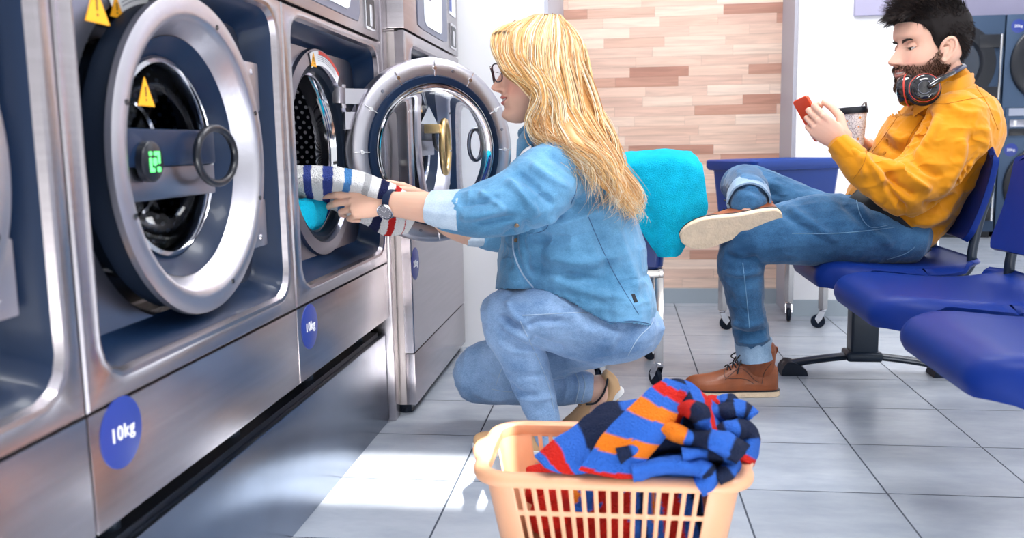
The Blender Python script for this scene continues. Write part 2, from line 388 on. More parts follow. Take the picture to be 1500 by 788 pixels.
    badge(M, (X, y0+by, bz), (1, 0, 0), (0, 1, 0), .0485, kg)
    return M, yc, zc, th
def drum_mat():
    if 'drum_steel' in MATS: return MATS['drum_steel']
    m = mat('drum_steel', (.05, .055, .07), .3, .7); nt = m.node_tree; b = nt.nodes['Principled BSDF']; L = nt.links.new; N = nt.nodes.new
    g = N('ShaderNodeNewGeometry'); s = N('ShaderNodeSeparateXYZ'); L(g.outputs['Position'], s.inputs[0])
    a = N('ShaderNodeCombineXYZ'); L(s.outputs['X'], a.inputs[0]); L(s.outputs['Z'], a.inputs[1])
    mp = N('ShaderNodeMapping'); mp.inputs['Scale'].default_value = (1/.019, 1/.019, 1); mp.inputs['Rotation'].default_value = (0, 0, PI/4); L(a.outputs[0], mp.inputs[0])
    fr = N('ShaderNodeVectorMath'); fr.operation = 'FRACTION'; L(mp.outputs[0], fr.inputs[0])
    sb = N('ShaderNodeVectorMath'); sb.operation = 'SUBTRACT'; sb.inputs[1].default_value = (.5, .5, 0); L(fr.outputs[0], sb.inputs[0])
    ln = N('ShaderNodeVectorMath'); ln.operation = 'LENGTH'; L(sb.outputs[0], ln.inputs[0])
    mr = N('ShaderNodeMapRange'); mr.inputs[1].default_value = .2; mr.inputs[2].default_value = .28; mr.inputs[3].default_value = 1; mr.inputs[4].default_value = 0; L(ln.outputs['Value'], mr.inputs[0])
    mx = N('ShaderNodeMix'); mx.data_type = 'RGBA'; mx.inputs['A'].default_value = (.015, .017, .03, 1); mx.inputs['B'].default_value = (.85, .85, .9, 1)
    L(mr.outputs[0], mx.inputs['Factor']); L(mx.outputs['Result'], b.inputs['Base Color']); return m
def hinge_plate(par, X, y, z, hy, hz):
    h = MB().box((X-.058, y-hy, z-hz), (X-.02, y+hy, z+hz), bev=.004)
    for dz in (-.6, .6): h.lathe([(.001, .003), (.005, .003), (.006, 0)], (X-.02, y, z+dz*hz), (1, 0, 0), 12)
    h.build('hinge', CAST, par)
def closed_door(M, X, yc, zc, R=.252, lock=True, hsh=.004):
    O = Vector((X-.004, yc, zc)); d, P = ring_door(M, O, (1, 0, 0), (0, 0, 1), R)
    # side axis = up x ax = +Y
    for z in (.128, -.128): hinge_plate(M, X, yc+R-hsh, zc+z, .032, .045)
    for a in (200, 160, 20, -20, 70, -70):
        q = math.radians(a); MB().lathe([(.001, .003), (.004, .003), (.005, 0)], O+Vector((0, math.cos(q)*R*.9, math.sin(q)*R*.9)), (1, 0, 0), 12).build('door_bolt', BLACK, d)
    # crossbar with lock button and pull ring
    cb = MB().box((X-.05, yc-R*.78, zc-.062), (X-.036, yc+R*.42, zc-.012), bev=.004).build('crossbar', STEEL_IN, d)
    MB().box((X-.048, yc-R*.80, zc-.012), (X-.03, yc+R*.40, zc+.045), bev=.006).build('handle_bracket', DNAVY, d)
    MB().tube([Vector((X-.012, yc+.066+.070*math.cos(t), zc+.002+.046*math.sin(t))) for t in angs(48)], .0065, 10, closed=True).build('pull_ring', BLACK, d)
    if lock:
        c = Vector((X-.030, yc-R*.50, zc-.004))
        k = MB().lathe([(.030, 0), (.030, .010), (.026, .013), (.001, .013)], c, (1, 0, 0), 40).build('lock_button', BLACK, d)
        z = Vector((0, 0, 1)); y = Vector((0, 1, 0)); c2 = c+Vector((.0135, 0, 0)); s = MB()
        q = .015
        def bar(a, b, c_, d_): s.prism([c2+y*a+z*b, c2+y*c_+z*b, c2+y*c_+z*d_, c2+y*a+z*d_], (1, 0, 0), .0008)
        bar(-q, -q, -q+.006, q*.4); bar(-q*.1, q-.006, q, q); bar(q-.006, -q*.2, q, q-.006); bar(-q+.006, -q, -q*.1, -q+.006); bar(q*.4, -q, q, -q*.5); bar(-q, q*.6, -q*.5, q)
        s.prism([c2+y*.006*math.cos(t)+z*.006*math.sin(t) for t in angs(20)], (1, 0, 0), .0008)
        s.build('lock_symbol', GREEN, k, smooth=0)
    triangle(d, (X-.028, yc-R*.47, zc+.098), (1, 0, 0), (0, 1, 0), .042)
    return d
def arc_label(par, X, yc, zc, R, a0, a1):
    def arc(r0, r1, b0, b1, dx, mt, nm, p):
        n = 24; A = [math.radians(b0+(b1-b0)*i/n) for i in range(n+1)]
        pts = [Vector((X+dx, yc+r1*math.cos(t), zc+r1*math.sin(t))) for t in A]+[Vector((X+dx, yc+r0*math.cos(t), zc+r0*math.sin(t))) for t in A[::-1]]
        mb = MB(); k = n+1
        mb.add(pts, [(i, i+1, 2*k-2-i, 2*k-1-i) for i in range(n)]); return mb.build(nm, mt, p, smooth=0)
    l = arc(R*.93, R*1.08, a0, a1, .0012, WHITE, 'safety_label', par)
    arc(R*1.04, R*1.08, a0, a1-(a1-a0)*.28, .0016, REDP, 'label_band', l)
    q = math.radians(a1-(a1-a0)*.09); triangle(l, (X+.0016, yc+R*1.0*math.cos(q), zc+R*1.0*math.sin(q)), (1, 0, 0), (0, 1, 0), .032)
    for i, fr in enumerate((.975, .995, 1.015, 1.035)):
        arc(R*fr, R*(fr+.006), a0+5+i, a1-(a1-a0)*.25, .0016, PGREY, 'label_text_line', l)

XM = -.66; W = .722; Y1, Y2, Y3, Y4 = .985-W, .985, 1.707, 2.43
M1, yc, zc, th = machine('stainless washing machine cut off by the left edge of the picture', XM, Y1, Y2); closed_door(M1, XM, yc+.022, zc, hsh=.022)
M2, yc, zc, th = machine('steel washing machine with shut round door and green lock light, second from the left', XM, Y2, Y3); closed_door(M2, XM, yc, zc)
triangle(M2, (XM-.060, Y2+.095, .585), (1, 0, 0), (0, 1, 0), .052); triangle(M2, (XM, Y2+.09, 1.0-.012), (1, 0, 0), (0, 1, 0), .048)
arc_label(M2, XM-.06, yc, zc, .252, 98, 122)
M3, yc, zc, th = machine('stainless washing machine with its round door swung wide open and striped towel going in', XM, Y3, Y4, door='open', bz=.423)
arc_label(M3, XM-.0495, yc, zc, .2235, 55, 108)
# the open door: hinged on the far side of the opening, swung past the front
def open_door(M):
    a = math.radians(131); R = .2535
    dirv = Vector((math.sin(a), -math.cos(a), 0)); inner = Vector((dirv.y, -dirv.x, 0))   # inner face normal, towards the camera
    if inner.y > 0: inner = -inner
    out = -inner; up = Vector((0, 0, 1))
    cpt = aY(640, 221, 2.395); O = cpt+out*.05; H = cpt-dirv*(R+.006)+out*.03; H.z = .79
    mb = MB().lathe([(R, -.004), (R, -.040), (R*.99, -.045), (R*.93, -.050), (R*.84, -.050), (R*.80, -.046), (R*.80, -.012), (R*.90, 0), (R*.97, .001)][::-1]+[(R*.97, .001)], O, out, 96)
    d = mb.build('open_door', CAST, M, 'open round door with a metal rim and clear bowl glass', 50)
    MB().lathe([(R*.815, -.047), (R*.80, -.052), (R*.75, -.052), (R*.72, -.050), (R*.70, -.030), (R*.70, .0), (R*.81, -.005)], O, out, 96).build('door_gasket', DNAVY, d)
    MB().lathe([(R*.715, -.052), (R*.70, -.058), (R*.685, -.056), (R*.68, -.04), (R*.70, -.036)], O, out, 96).build('inner_ring', CHROME, d)
    MB().lathe([(R*.73, -.051), (R*.725, -.054), (R*.72, -.051)], O, out, 96).build('gasket_bead', CHROME, d)
    g = [(R*.69*math.cos(t), -.052-.075*math.sin(t)) for t in [PI/2*k/12 for k in range(12)]]+[(.002, -.127)]
    g2 = [(max(r-.004, .001), h+.004) for r, h in g][::-1]
    MB().lathe(g+g2, O, out, 72).build('door_glass', GLASS, d)
    side = dirv
    for k in range(12):
        q = math.radians(30*k); e = side*math.cos(q)+up*math.sin(q)
        s = MB().tube([O+inner*.0515+e*R*.80, O+inner*.0515+e*R*.97], .0014, 6); s.lathe([(.001, .004), (.0052, .004), (.006, .0)], O+inner*.050+e*R*.885, inner, 16); s.build('rim_bolt', CHROME, d)
        if k % 2 == 0:
            q += math.radians(15); e = side*math.cos(q)+up*math.sin(q)
            MB().lathe([(.001, .002), (.004, .002), (.005, .0)], O+inner*.050+e*R*.885, inner, 14).build('rim_screw', BLACK if k == 6 else STEEL_IN, d)
    # triangle sticker and pull ring on the outer side, seen through the glass
    c = O+out*.002-side*(-.012)+up*.108
    # thin clear outer pane holding the sticker and pull ring
    MB().prism([O+out*.004+side*R*.79*math.cos(t)+up*R*.79*math.sin(t) for t in angs(64)], out, .003).build('outer_pane', GLASS, d)
    c = O+out*.002+side*.008+up*.098
    MB().prism([c-side*.028-up*.022, c+side*.026-up*.024, c+up*.026], inner, .001).build('warning_sticker', SCREEN, d, 'white triangle sticker', smooth=0)
    hc = O+out*.02+side*.168+up*.015
    MB().tube([hc+side*.022*math.cos(t)+up*.045*math.sin(t) for t in angs(40)], .006, 10, closed=True).build('pull_ring', STEEL_IN, d)
    # hinge arms
    for z0, z1, ln in ((.955, .915, .10), (.895, .850, .07), (.70, .66, .10)):
        p = H.copy(); b = MB(); p.z = (z0+z1)/2
        q = [p-inner*.0, p+dirv*ln]
        hz = (z0-z1)/2
        pts = [p+up*hz, p+dirv*ln+up*hz, p+dirv*ln-up*hz, p-up*hz]
        b.prism([x+inner*.012 for x in pts], out, .02); h = b.build('hinge_arm', CAST, M)
    for z in (.935, .69):
        MB().lathe([(.001, -.03), (.010, -.03), (.010, .03), (.001, .03)], H+Vector((0, 0, z-.79)), up, 20).box((-.725, H.y-.055, z-.02), (H.x+.01, H.y-.005, z+.022), bev=.003).build('hinge', CAST, M)
open_door(M3)
# machine 4, a wider one standing on the floor beyond
X4, Y5, Y6 = -.607, 2.50, 3.36
M4, yc, zc, th = machine('large stainless washing machine standing on the floor behind the open door', X4, Y5, Y6, zc=.835, R=.27, zb=.03, zseam=1.135, rec=(.065, .285, .265), kg='20kg', bz=.455, by=.033+.012)
closed_door(M4, X4, yc, zc, .27, lock=False)
MB().box((X4-.058, Y5+.36, .845), (X4+.02, Y5+.42, .875), bev=.006).tube([(X4+.022, Y5+.44+.05*math.cos(t), .80+.085*math.sin(t)) for t in angs(40)], .011, 10, closed=True).build('door_pull', mat('brass_handle', (.72, .50, .22), .3, .9), M4, 'brass coloured door pull')
for y in (Y5+.04, Y6-.04): MB().lathe([(.001, 0), (.022, 0), (.022, .012), (.010, .014), (.010, .03)], (X4-.04, y, 0), n=20).build('levelling_foot', BLACKM, M4)
MB().box((X4-.62, Y5+.02, .004), (X4-.02, Y6-.02, .03)).build('base_skirt', BLACKM, M4)
# narrow infill strip between the row and the wide machine, plinth
tag(MB().box((-.76, Y4+.004, 0), (-.655, Y5-.008, 1.5), bev=.002).build('filler_strip', STEEL), 'narrow upright steel strip closing the gap between third and fourth washers', 'filler strip')
pl = thing('machine_plinth', 'long dark steel plinth that carries the three smaller washing machines', 'plinth', (-.9, 1.3, 0))
MB().box((-.692, .12, 0), (-.675, 2.428, .262), bev=.003).build('kick_plate', KICK, pl)
MB().box((-1.24, .12, 0), (-.692, 2.41, .272)).build('plinth_core', BLACK, pl)
for k in range(6):
    for xx in (-.72, -1.2):
        MB().lathe([(.001, 0), (.016, 0), (.016, .012), (.008, .014), (.008, .040), (.001, .040)], (xx, .30+k*.40, .272), n=16).build('machine_foot', BLACKM, pl)

# ------------------------------------------------------------------ dryers at the far end
def dryer(x0, lab):
    Yd = 7.42; w = .735
    D = thing('stacked_dryer', lab, 'dryer', (x0+w/2, Yd+.4, 0), 'stacked dryers at the far end')
    MB().box((x0+.004, Yd, .05), (x0+w-.004, Yd+.62, 1.745), bev=.004).build('casing', DRYER, D)
    MB().box((x0+.02, Yd+.03, 0), (x0+w-.02, Yd+.60, .05)).build('plinth', BLACK, D)
    cx = x0+w/2-.01
    for zc, sh in ((1.375, 1), (.42, 1)):
        c = Vector((cx, Yd, zc))
        d = MB().lathe([(.315, 0), (.315, .025), (.30, .035), (.22, .03), (.20, .01), (.195, .0)], c, (0, -1, 0), 64).build('door', BLACK, D)
        MB().lathe([(.20, .012), (.15, .03), (.07, .045), (.001, .05)], c, (0, -1, 0), 48).build('door_glass', mat('dark_glass', (.01, .02, .04), .08, coat=1.), d)
        for zz in (.12, -.28): MB().box((cx+.18, Yd-.035, zc+zz), (x0+w-.02, Yd, zc+zz+.10), bev=.004).build('hinge_bar', BLACK, d)
        MB().tube([(x0+w-.035, Yd-.03, zc-.28), (x0+w-.035, Yd-.03, zc+.22)], .008, 8).build('hinge_rod', CHROME, d)
        badge(D, (x0+.09, Yd, zc+.28), (0, -1, 0), (1, 0, 0), .052, '20kg')
    cp = MB().box((x0+.03, Yd-.012, .80), (x0+w-.03, Yd, 1.03), bev=.004).build('control_strip', DRYER, D)
    MB().box((x0+.05, Yd-.018, .965), (x0+w-.05, Yd-.012, 1.025), bev=.004).build('display_bezel', mat('dryer_bezel', (.30, .33, .42), .4, .4), cp)
    for a in (.18, .56):
        MB().box((x0+a, Yd-.021, .985), (x0+a+.10, Yd-.018, 1.02)).build('lcd', LCD, cp)
    for a, b in ((.06, .22), (.50, .66)):
        MB().box((x0+a, Yd-.02, .88), (x0+b, Yd-.012, .935), bev=.003).build('coin_unit', STEEL_IN, cp)
        MB().box((x0+a+.03, Yd-.024, .89), (x0+a+.05, Yd-.02, .93)).build('coin_slot', WHITE, cp)
        MB().box((x0+a, Yd-.02, .81), (x0+b, Yd-.012, .865), bev=.003).build('coin_cup', BLACK, cp)
dryer(2.995-.74, 'dark blue-grey stacked dryer directly behind the seated man\'s head')
dryer(2.995, 'dark blue-grey stacked dryer cut off by the right edge of the picture')
tag(MB().box((1.02, 4.075, 1.335), (1.425, 4.1, 2.1), bev=.003).build('wall_board', LAV), 'plain lavender board on the white wall above the seated man', 'board')
# ------------------------------------------------------------------ soft body helpers
def vnoise(P, seed=0):
    P = np.asarray(P, dtype=np.float64); I = np.floor(P).astype(np.int64); F = P-I; F = F*F*(3-2*F)
    def h(i, j, k):
        n = (i*374761393+j*668265263+k*2147483647+seed*974711) & 0xffffffff
        n = ((n ^ (n >> 13))*1274126177) & 0xffffffff
        return ((n ^ (n >> 16)) & 0xffff)/65535.0
    x, y, z = I[:, 0], I[:, 1], I[:, 2]; u, v, w = F[:, 0], F[:, 1], F[:, 2]
    def l(a, b, t): return a+(b-a)*t
    c = [[[h(x+a, y+b, z+c_) for c_ in (0, 1)] for b in (0, 1)] for a in (0, 1)]
    return l(l(l(c[0][0][0], c[1][0][0], u), l(c[0][1][0], c[1][1][0], u), v), l(l(c[0][0][1], c[1][0][1], u), l(c[0][1][1], c[1][1][1], u), v), w)*2-1
def getco(me):
    a = np.empty(len(me.vertices)*3); me.vertices.foreach_get('co', a); return a.reshape(-1, 3)
def getno(me):
    a = np.empty(len(me.vertices)*3); me.vertex_normals.foreach_get('vector', a); return a.reshape(-1, 3)
def setco(me, a): me.vertices.foreach_set('co', a.ravel()); me.update()
RTn, UPn, FWn, CAMn = (np.array(v) for v in (RT, UP, FW, CAM))
def project(co):
    d = co-CAMn; z = d@FWn
    return np.stack([750+F0*(d@RTn)/z, 394-F0*(d@UPn)/z], 1)
def fuse(mb, voxel, smooth=3, factor=.5):
    """unite overlapping closed shapes into one continuous surface"""
    me = mb.mesh('tmp'); o = bpy.data.objects.new('tmp', me); C.objects.link(o)
    r = o.modifiers.new('r', 'REMESH'); r.mode = 'VOXEL'; r.voxel_size = voxel; r.adaptivity = 0
    if smooth:
        q = o.modifiers.new('s', 'SMOOTH'); q.iterations = smooth; q.factor = factor
    dg = bpy.context.evaluated_depsgraph_get(); dg.update()
    out = bpy.data.meshes.new_from_object(o.evaluated_get(dg)); bpy.data.objects.remove(o); bpy.data.meshes.remove(me)
    out.materials.clear(); return out
def limb(mb, pts, up=(0, 1, 0), n=6, sides=20, mi=0):
    """pts: (centre, radius along up, radius across) -> smooth closed limb"""
    A = [np.array([*p[0], p[1], p[2] if len(p) > 2 else p[1]]) for p in pts]
    out = []
    for i in range(len(A)-1):
        p0, p1, p2, p3 = A[max(i-1, 0)], A[i], A[i+1], A[min(i+2, len(A)-1)]
        for k in range(n):
            t = k/n; out.append(.5*((2*p1)+(p2-p0)*t+(2*p0-5*p1+4*p2-p3)*t*t+(-p0+3*p1-3*p2+p3)*t**3))
    out.append(A[-1])
    return mb.tube([Vector(a[:3]) for a in out], [(max(a[3], .0005), max(a[4], .0005)) for a in out], sides, mi, up=up, round_cap=True)
def st(p1, p2, Y, rb):
    """station of a limb: its two outline points in the picture, its distance and its half width in depth"""
    a, b = aY(*p1, Y), aY(*p2, Y); return ((a+b)/2, rb, (a-b).length/2)
FOLD = 2.1
def folds(me, F, face=-.05):
    """raise or press creases along polylines: (points, width px, height m)"""
    co, no = getco(me), getno(me); px = project(co)
    vd = co-CAMn; vd /= np.linalg.norm(vd, axis=1)[:, None]; wgt = np.clip((-(no*vd).sum(1)-face)*3, 0, 1)
    D = np.zeros(len(co))
    for pts, w, h in F:
        P = np.array([tuple(p) for p in catmull([(x, y, 0) for x, y in pts], 5)])[:, :2]; n = len(P)-1
        best = np.full(len(co), 1e9); bt = np.zeros(len(co))
        for i in range(n):
            a, b = P[i], P[i+1]; ab = b-a; t = np.clip(((px-a)@ab)/(ab@ab+1e-9), 0, 1)
            d = np.linalg.norm(px-(a+t[:, None]*ab), axis=1); m_ = d < best; best[m_] = d[m_]; bt[m_] = (i+t[m_])/n
        tap = np.clip(np.minimum(bt, 1-bt)*5, .15, 1)
        D += FOLD*h*tap*np.exp(-(best/w)**2)
    co += no*(D*wgt)[:, None]; setco(me, co)
def wrinkle(me, amps, seed=1):
    """amps: (frequency xyz, amplitude) of cloth-like ridged relief"""
    co, no = getco(me), getno(me)
    for k, (fr, a) in enumerate(amps):
        q = co*np.array(fr)
        q += .6*np.stack([vnoise(co*9+5, seed+k), vnoise(co*9+15, seed+k+3), vnoise(co*9+25, seed+k+5)], 1)
        n = vnoise(q, seed+11*k); n = 1-2*np.abs(n)**.8
        co += no*(n*a*1.25)[:, None]
    setco(me, co)
def trace(bvh, x, y, lift=.001):
    d = Vector(ray(x, y)).normalized(); h = bvh.ray_cast(CAM, d)
    return (h[0]+h[1]*lift, h[1]) if h[0] is not None else (None, None)
def seam(me_or_bvh, pts, r, mt, parent, name='seam', lift=.0005, dash=0):
    bvh = me_or_bvh if isinstance(me_or_bvh, BVHTree) else BVHTree.FromPolygons([v.co for v in me_or_bvh.vertices], [p.vertices for p in me_or_bvh.polygons])
    P = catmull([(x, y, 0) for x, y in pts], 10); seg = []; segs = [seg]
    for p in P:
        q, n = trace(bvh, p.x, p.y, lift)
        if q is None or (seg and (q-seg[-1]).length > .04):
            seg = []; segs.append(seg)
            if q is None: continue
        seg.append(q)
    mb = MB(); s_ = max(segs, key=len)
    if len(s_) > 1: mb.tube(s_, r, 6)
    return mb.build(name, mt, parent, smooth=80) if mb.v else None
def bvh_of(me): return BVHTree.FromPolygons([v.co for v in me.vertices], [p.vertices for p in me.polygons])
def denim(name, col, fade, scale=1., white=.25, pos=None):
    m = mat(name, col, .85, sheen=.25, spec=.2); nt = m.node_tree; b = nt.nodes['Principled BSDF']; L = nt.links.new; N = nt.nodes.new
    tc = N('ShaderNodeTexCoord')
    n1 = N('ShaderNodeTexNoise'); n1.inputs['Scale'].default_value = 5*scale; n1.inputs['Detail'].default_value = 5; n1.inputs['Roughness'].default_value = .6; L(tc.outputs['Object'], n1.inputs['Vector'])
    mp = N('ShaderNodeMapping'); mp.inputs['Scale'].default_value = (900, 900, 220); mp.inputs['Rotation'].default_value = (.3, .8, .2); L(tc.outputs['Object'], mp.inputs[0])
    n2 = N('ShaderNodeTexNoise'); n2.inputs['Scale'].default_value = 1; n2.inputs['Detail'].default_value = 3; L(mp.outputs[0], n2.inputs['Vector'])
    mp3 = N('ShaderNodeMapping'); mp3.inputs['Scale'].default_value = (220, 220, 900); mp3.inputs['Rotation'].default_value = (.3, .8, .2); L(tc.outputs['Object'], mp3.inputs[0])
    n3 = N('ShaderNodeTexNoise'); n3.inputs['Scale'].default_value = 1; n3.inputs['Detail'].default_value = 2; L(mp3.outputs[0], n3.inputs['Vector'])
    a = N('ShaderNodeMath'); a.operation = 'ADD'; L(n2.outputs['Fac'], a.inputs[0]); L(n3.outputs['Fac'], a.inputs[1])
    a2 = N('ShaderNodeMath'); a2.operation = 'MULTIPLY_ADD'; L(a.outputs[0], a2.inputs[0]); a2.inputs[1].default_value = .3; L(n1.outputs['Fac'], a2.inputs[2])
    cr = N('ShaderNodeValToRGB'); e = cr.color_ramp.elements; e[0].position = .62; e[0].color = (*[c*.8 for c in col], 1); e[1].position = 1.0; e[1].color = (*fade, 1)
    dv = N('ShaderNodeMath'); dv.operation = 'MULTIPLY'; dv.inputs[1].default_value = 1.0; L(a2.outputs[0], dv.inputs[0]); L(dv.outputs[0], cr.inputs[0])
    L(cr.outputs[0], b.inputs['Base Color'])
    bp = N('ShaderNodeBump'); bp.inputs['Strength'].default_value = .35; bp.inputs['Distance'].default_value = .0012; L(a.outputs[0], bp.inputs['Height']); L(bp.outputs[0], b.inputs['Normal'])
    return m
def vcol_mat(name, attr, rough=.5, sss=0., spec=.5, sheen=0., bump=0., bscale=400):
    m = mat(name, (.8, .8, .8), rough, spec=spec, sss=sss, sheen=sheen, bump=bump, bscale=bscale); nt = m.node_tree
    a = nt.nodes.new('ShaderNodeAttribute'); a.attribute_name = attr; nt.links.new(a.outputs['Color'], nt.nodes['Principled BSDF'].inputs['Base Color']); return m
def paint(me, cols, name='Col'):
    at_ = me.color_attributes.new(name, 'FLOAT_COLOR', 'POINT'); c = np.ones((len(me.vertices), 4)); c[:, :3] = cols; at_.data.foreach_set('color', c.ravel())
# ------------------------------------------------------------------ head: local frame x = front, y = left, z = up
def interp(z, T): return float(np.interp(z, [t[0] for t in T], [t[1] for t in T]))
def smoothT(T, n=60):
    T = sorted(T); P = catmull([(a, b, 0) for a, b in T], 8); return [(p.x, p.y) for p in P]
def head_shape(mb, M, male=False):
    W = smoothT([(-.118, .008), (-.112, .026 if male else .020), (-.10, .040 if male else .032), (-.085, .051 if male else .044), (-.065, .060 if male else .055), (-.045, .066 if male else .062), (-.02, .070), (.01, .0725), (.04, .0755), (.07, .073), (.09, .065), (.105, .051), (.115, .032), (.121, .006)])
    XF = smoothT([(-.118, .060), (-.113, .078), (-.104, .088), (-.095, .091), (-.085, .087), (-.079, .0845), (-.066, .088), (-.05, .089), (-.035, .0885), (-.015, .086), (.005, .084), (.02, .085), (.035, .090), (.045, .092), (.06, .090), (.08, .080), (.10, .056), (.112, .030), (.121, .004)])
    XB = smoothT([(-.118, .045), (-.112, .03), (-.10, .01), (-.085, -.012), (-.065, -.035), (-.045, -.058), (-.02, -.082), (.01, -.095), (.04, -.101), (.07, -.097), (.09, -.083), (.105, -.060), (.115, -.035), (.121, -.004)])
    zs = [z for z in np.linspace(-.118, .121, 120)]; n = 120; loops = []
    for z in zs:
        w, xf, xb = interp(z, W), interp(z, XF), interp(z, XB); xc = xb+(xf-xb)*.42; L = []
        for k in range(n):
            t = 2*PI*k/n; c, s = math.cos(t), math.sin(t); ex = 2.35 if c > 0 else 2.1
            k_ = (abs(c)**ex+abs(s)**ex)**(-1/ex); x = c*k_; y = s*k_*w
            x = xc+(x*(xf-xc) if x > 0 else x*(xc-xb))
            if c > .0:
                g = lambda a, b: math.exp(-(a/b)**2)
                d = 0
                # eye sockets, brow, cheek
                d -= .010*g(abs(y)-.031, .015)*g(z-.010, .012)
                d += .003*g(abs(y)-.03, .02)*g(z-.033, .008)
                d += .004*g(abs(y)-.045, .018)*g(z+.03, .02)
                # nose
                zt = [(.030, 0), (.02, .001), (.008, .008), (-.005, .016), (-.018, .0255), (-.027, .0315), (-.033, .030), (-.038, .021), (-.043, .005), (-.048, 0)]
                hn = float(np.interp(-z, [-a for a, b in zt], [b for a, b in zt])) if -.048 < z < .03 else 0
                wn = float(np.interp(z, [-.045, -.035, -.02, 0, .02], [.011, .0125, .0105, .0075, .007]))
                d += hn*g(y, wn)
                d += .009*g(abs(y)-.0125, .0055)*g(z+.034, .007)
                # mouth
                ml = 1-min(abs(y)/.030, 1)**2
                zc = -.060+.005*(abs(y)/.025)**2*(1 if not male else .8)
                d += .0075*ml*g(z-zc-.0062, .0048)+.0070*ml*g(z-zc+.0075, .0055)-.0065*ml*g(z-zc, .0027)
                d += .003*g(abs(y)-.036, .008)*g(z+.052, .014)
                d -= .002*g(y, .006)*g(z+.048, .006)
                d += .003*g(y, .018)*g(z+.098, .012)
                x += d*min(c*2.2, 1)
            L.append(M @ Vector((x, y, z)))
        loops.append(L)
    mb.loft(loops, cap0=True, cap1=True)
    ek, ez, eo = (.98, -.012, .004) if male else (1, -.004, 0)
    for sy in (-1, 1):
        e = lambda x, y, z: M @ Vector((x*ek+(.010 if male else 0), sy*(y+eo+(y-.072)*.3*male), z*ek+ez)); s3 = M.to_scale().x
        yv = (M.to_3x3() @ Vector((0, 1, 0))).normalized()
        hel = [(.006, .072, -.004), (.008, .077, .010), (.002, .083, .024), (-.010, .087, .030), (-.021, .088, .022), (-.024, .087, .006), (-.019, .083, -.010), (-.010, .079, -.021), (-.003, .076, -.029), (.003, .072, -.024)]
        mb.tube(catmull([e(*p) for p in hel], 4), .0045*s3, 10, round_cap=True)
        mb.tube(catmull([e(-.002, .079, .018), e(-.013, .081, .012), e(-.015, .080, -.002), e(-.008, .077, -.013)], 4), .0038*s3, 8, round_cap=True)
        mb.tube([e(-.006, .068, .010), e(-.010, .0765, .006), e(-.007, .075, -.012), e(-.003, .073, -.022)], [(.006*s3, .014*s3), (.0045*s3, .014*s3), (.0045*s3, .010*s3), (.0045*s3, .007*s3)], 12, up=yv, round_cap=True)
def eyelid(parent, e, up, fw, r, ang, tilt, col):
    ax = (up*math.cos(tilt)+fw*math.sin(tilt)).normalized()
    prof = [(r*math.sin(t), r*math.cos(t)) for t in np.linspace(.02, ang, 16)]+[((r+.0016)*math.sin(ang), (r+.0004)*math.cos(ang)-.0006)]
    o = MB().lathe(prof, e, ax, 32); o.build('eyelid', col, parent, smooth=180)
    a = ax.cross(fw).normalized(); b = ax.cross(a)
    P = [e+ax*(r+.0008)*math.cos(ang)+(a*math.cos(q)+b*math.sin(q))*(r+.0008)*math.sin(ang) for q in np.linspace(0, 2*PI, 49)]
    P = [p for p in P if (p-e).normalized().dot(fw) > .45]
    if len(P) > 3: MB().tube(sorted(P, key=lambda p: p.dot(a)), .0009, 6).build('eyelashes', DARKHAIR, parent, smooth=80)
def place_head(nose_px, Y, yaw, pitch, scale, roll=0):
    """yaw: turn towards the camera from facing -X; pitch: chin down"""
    f = Vector((-math.cos(yaw), -math.sin(yaw), 0)); up = Vector((0, 0, 1)); left = up.cross(f)
    R = Matrix((f, left, up)).transposed()
    R = R @ Matrix.Rotation(pitch, 3, 'Y') @ Matrix.Rotation(roll, 3, 'X')
    M = R.to_4x4() @ Matrix.Scale(scale, 4); M.translation = Vector((0, 0, 0))
    M.translation = aY(*nose_px, Y)-(M @ Vector((.119, 0, -.028)))
    return M
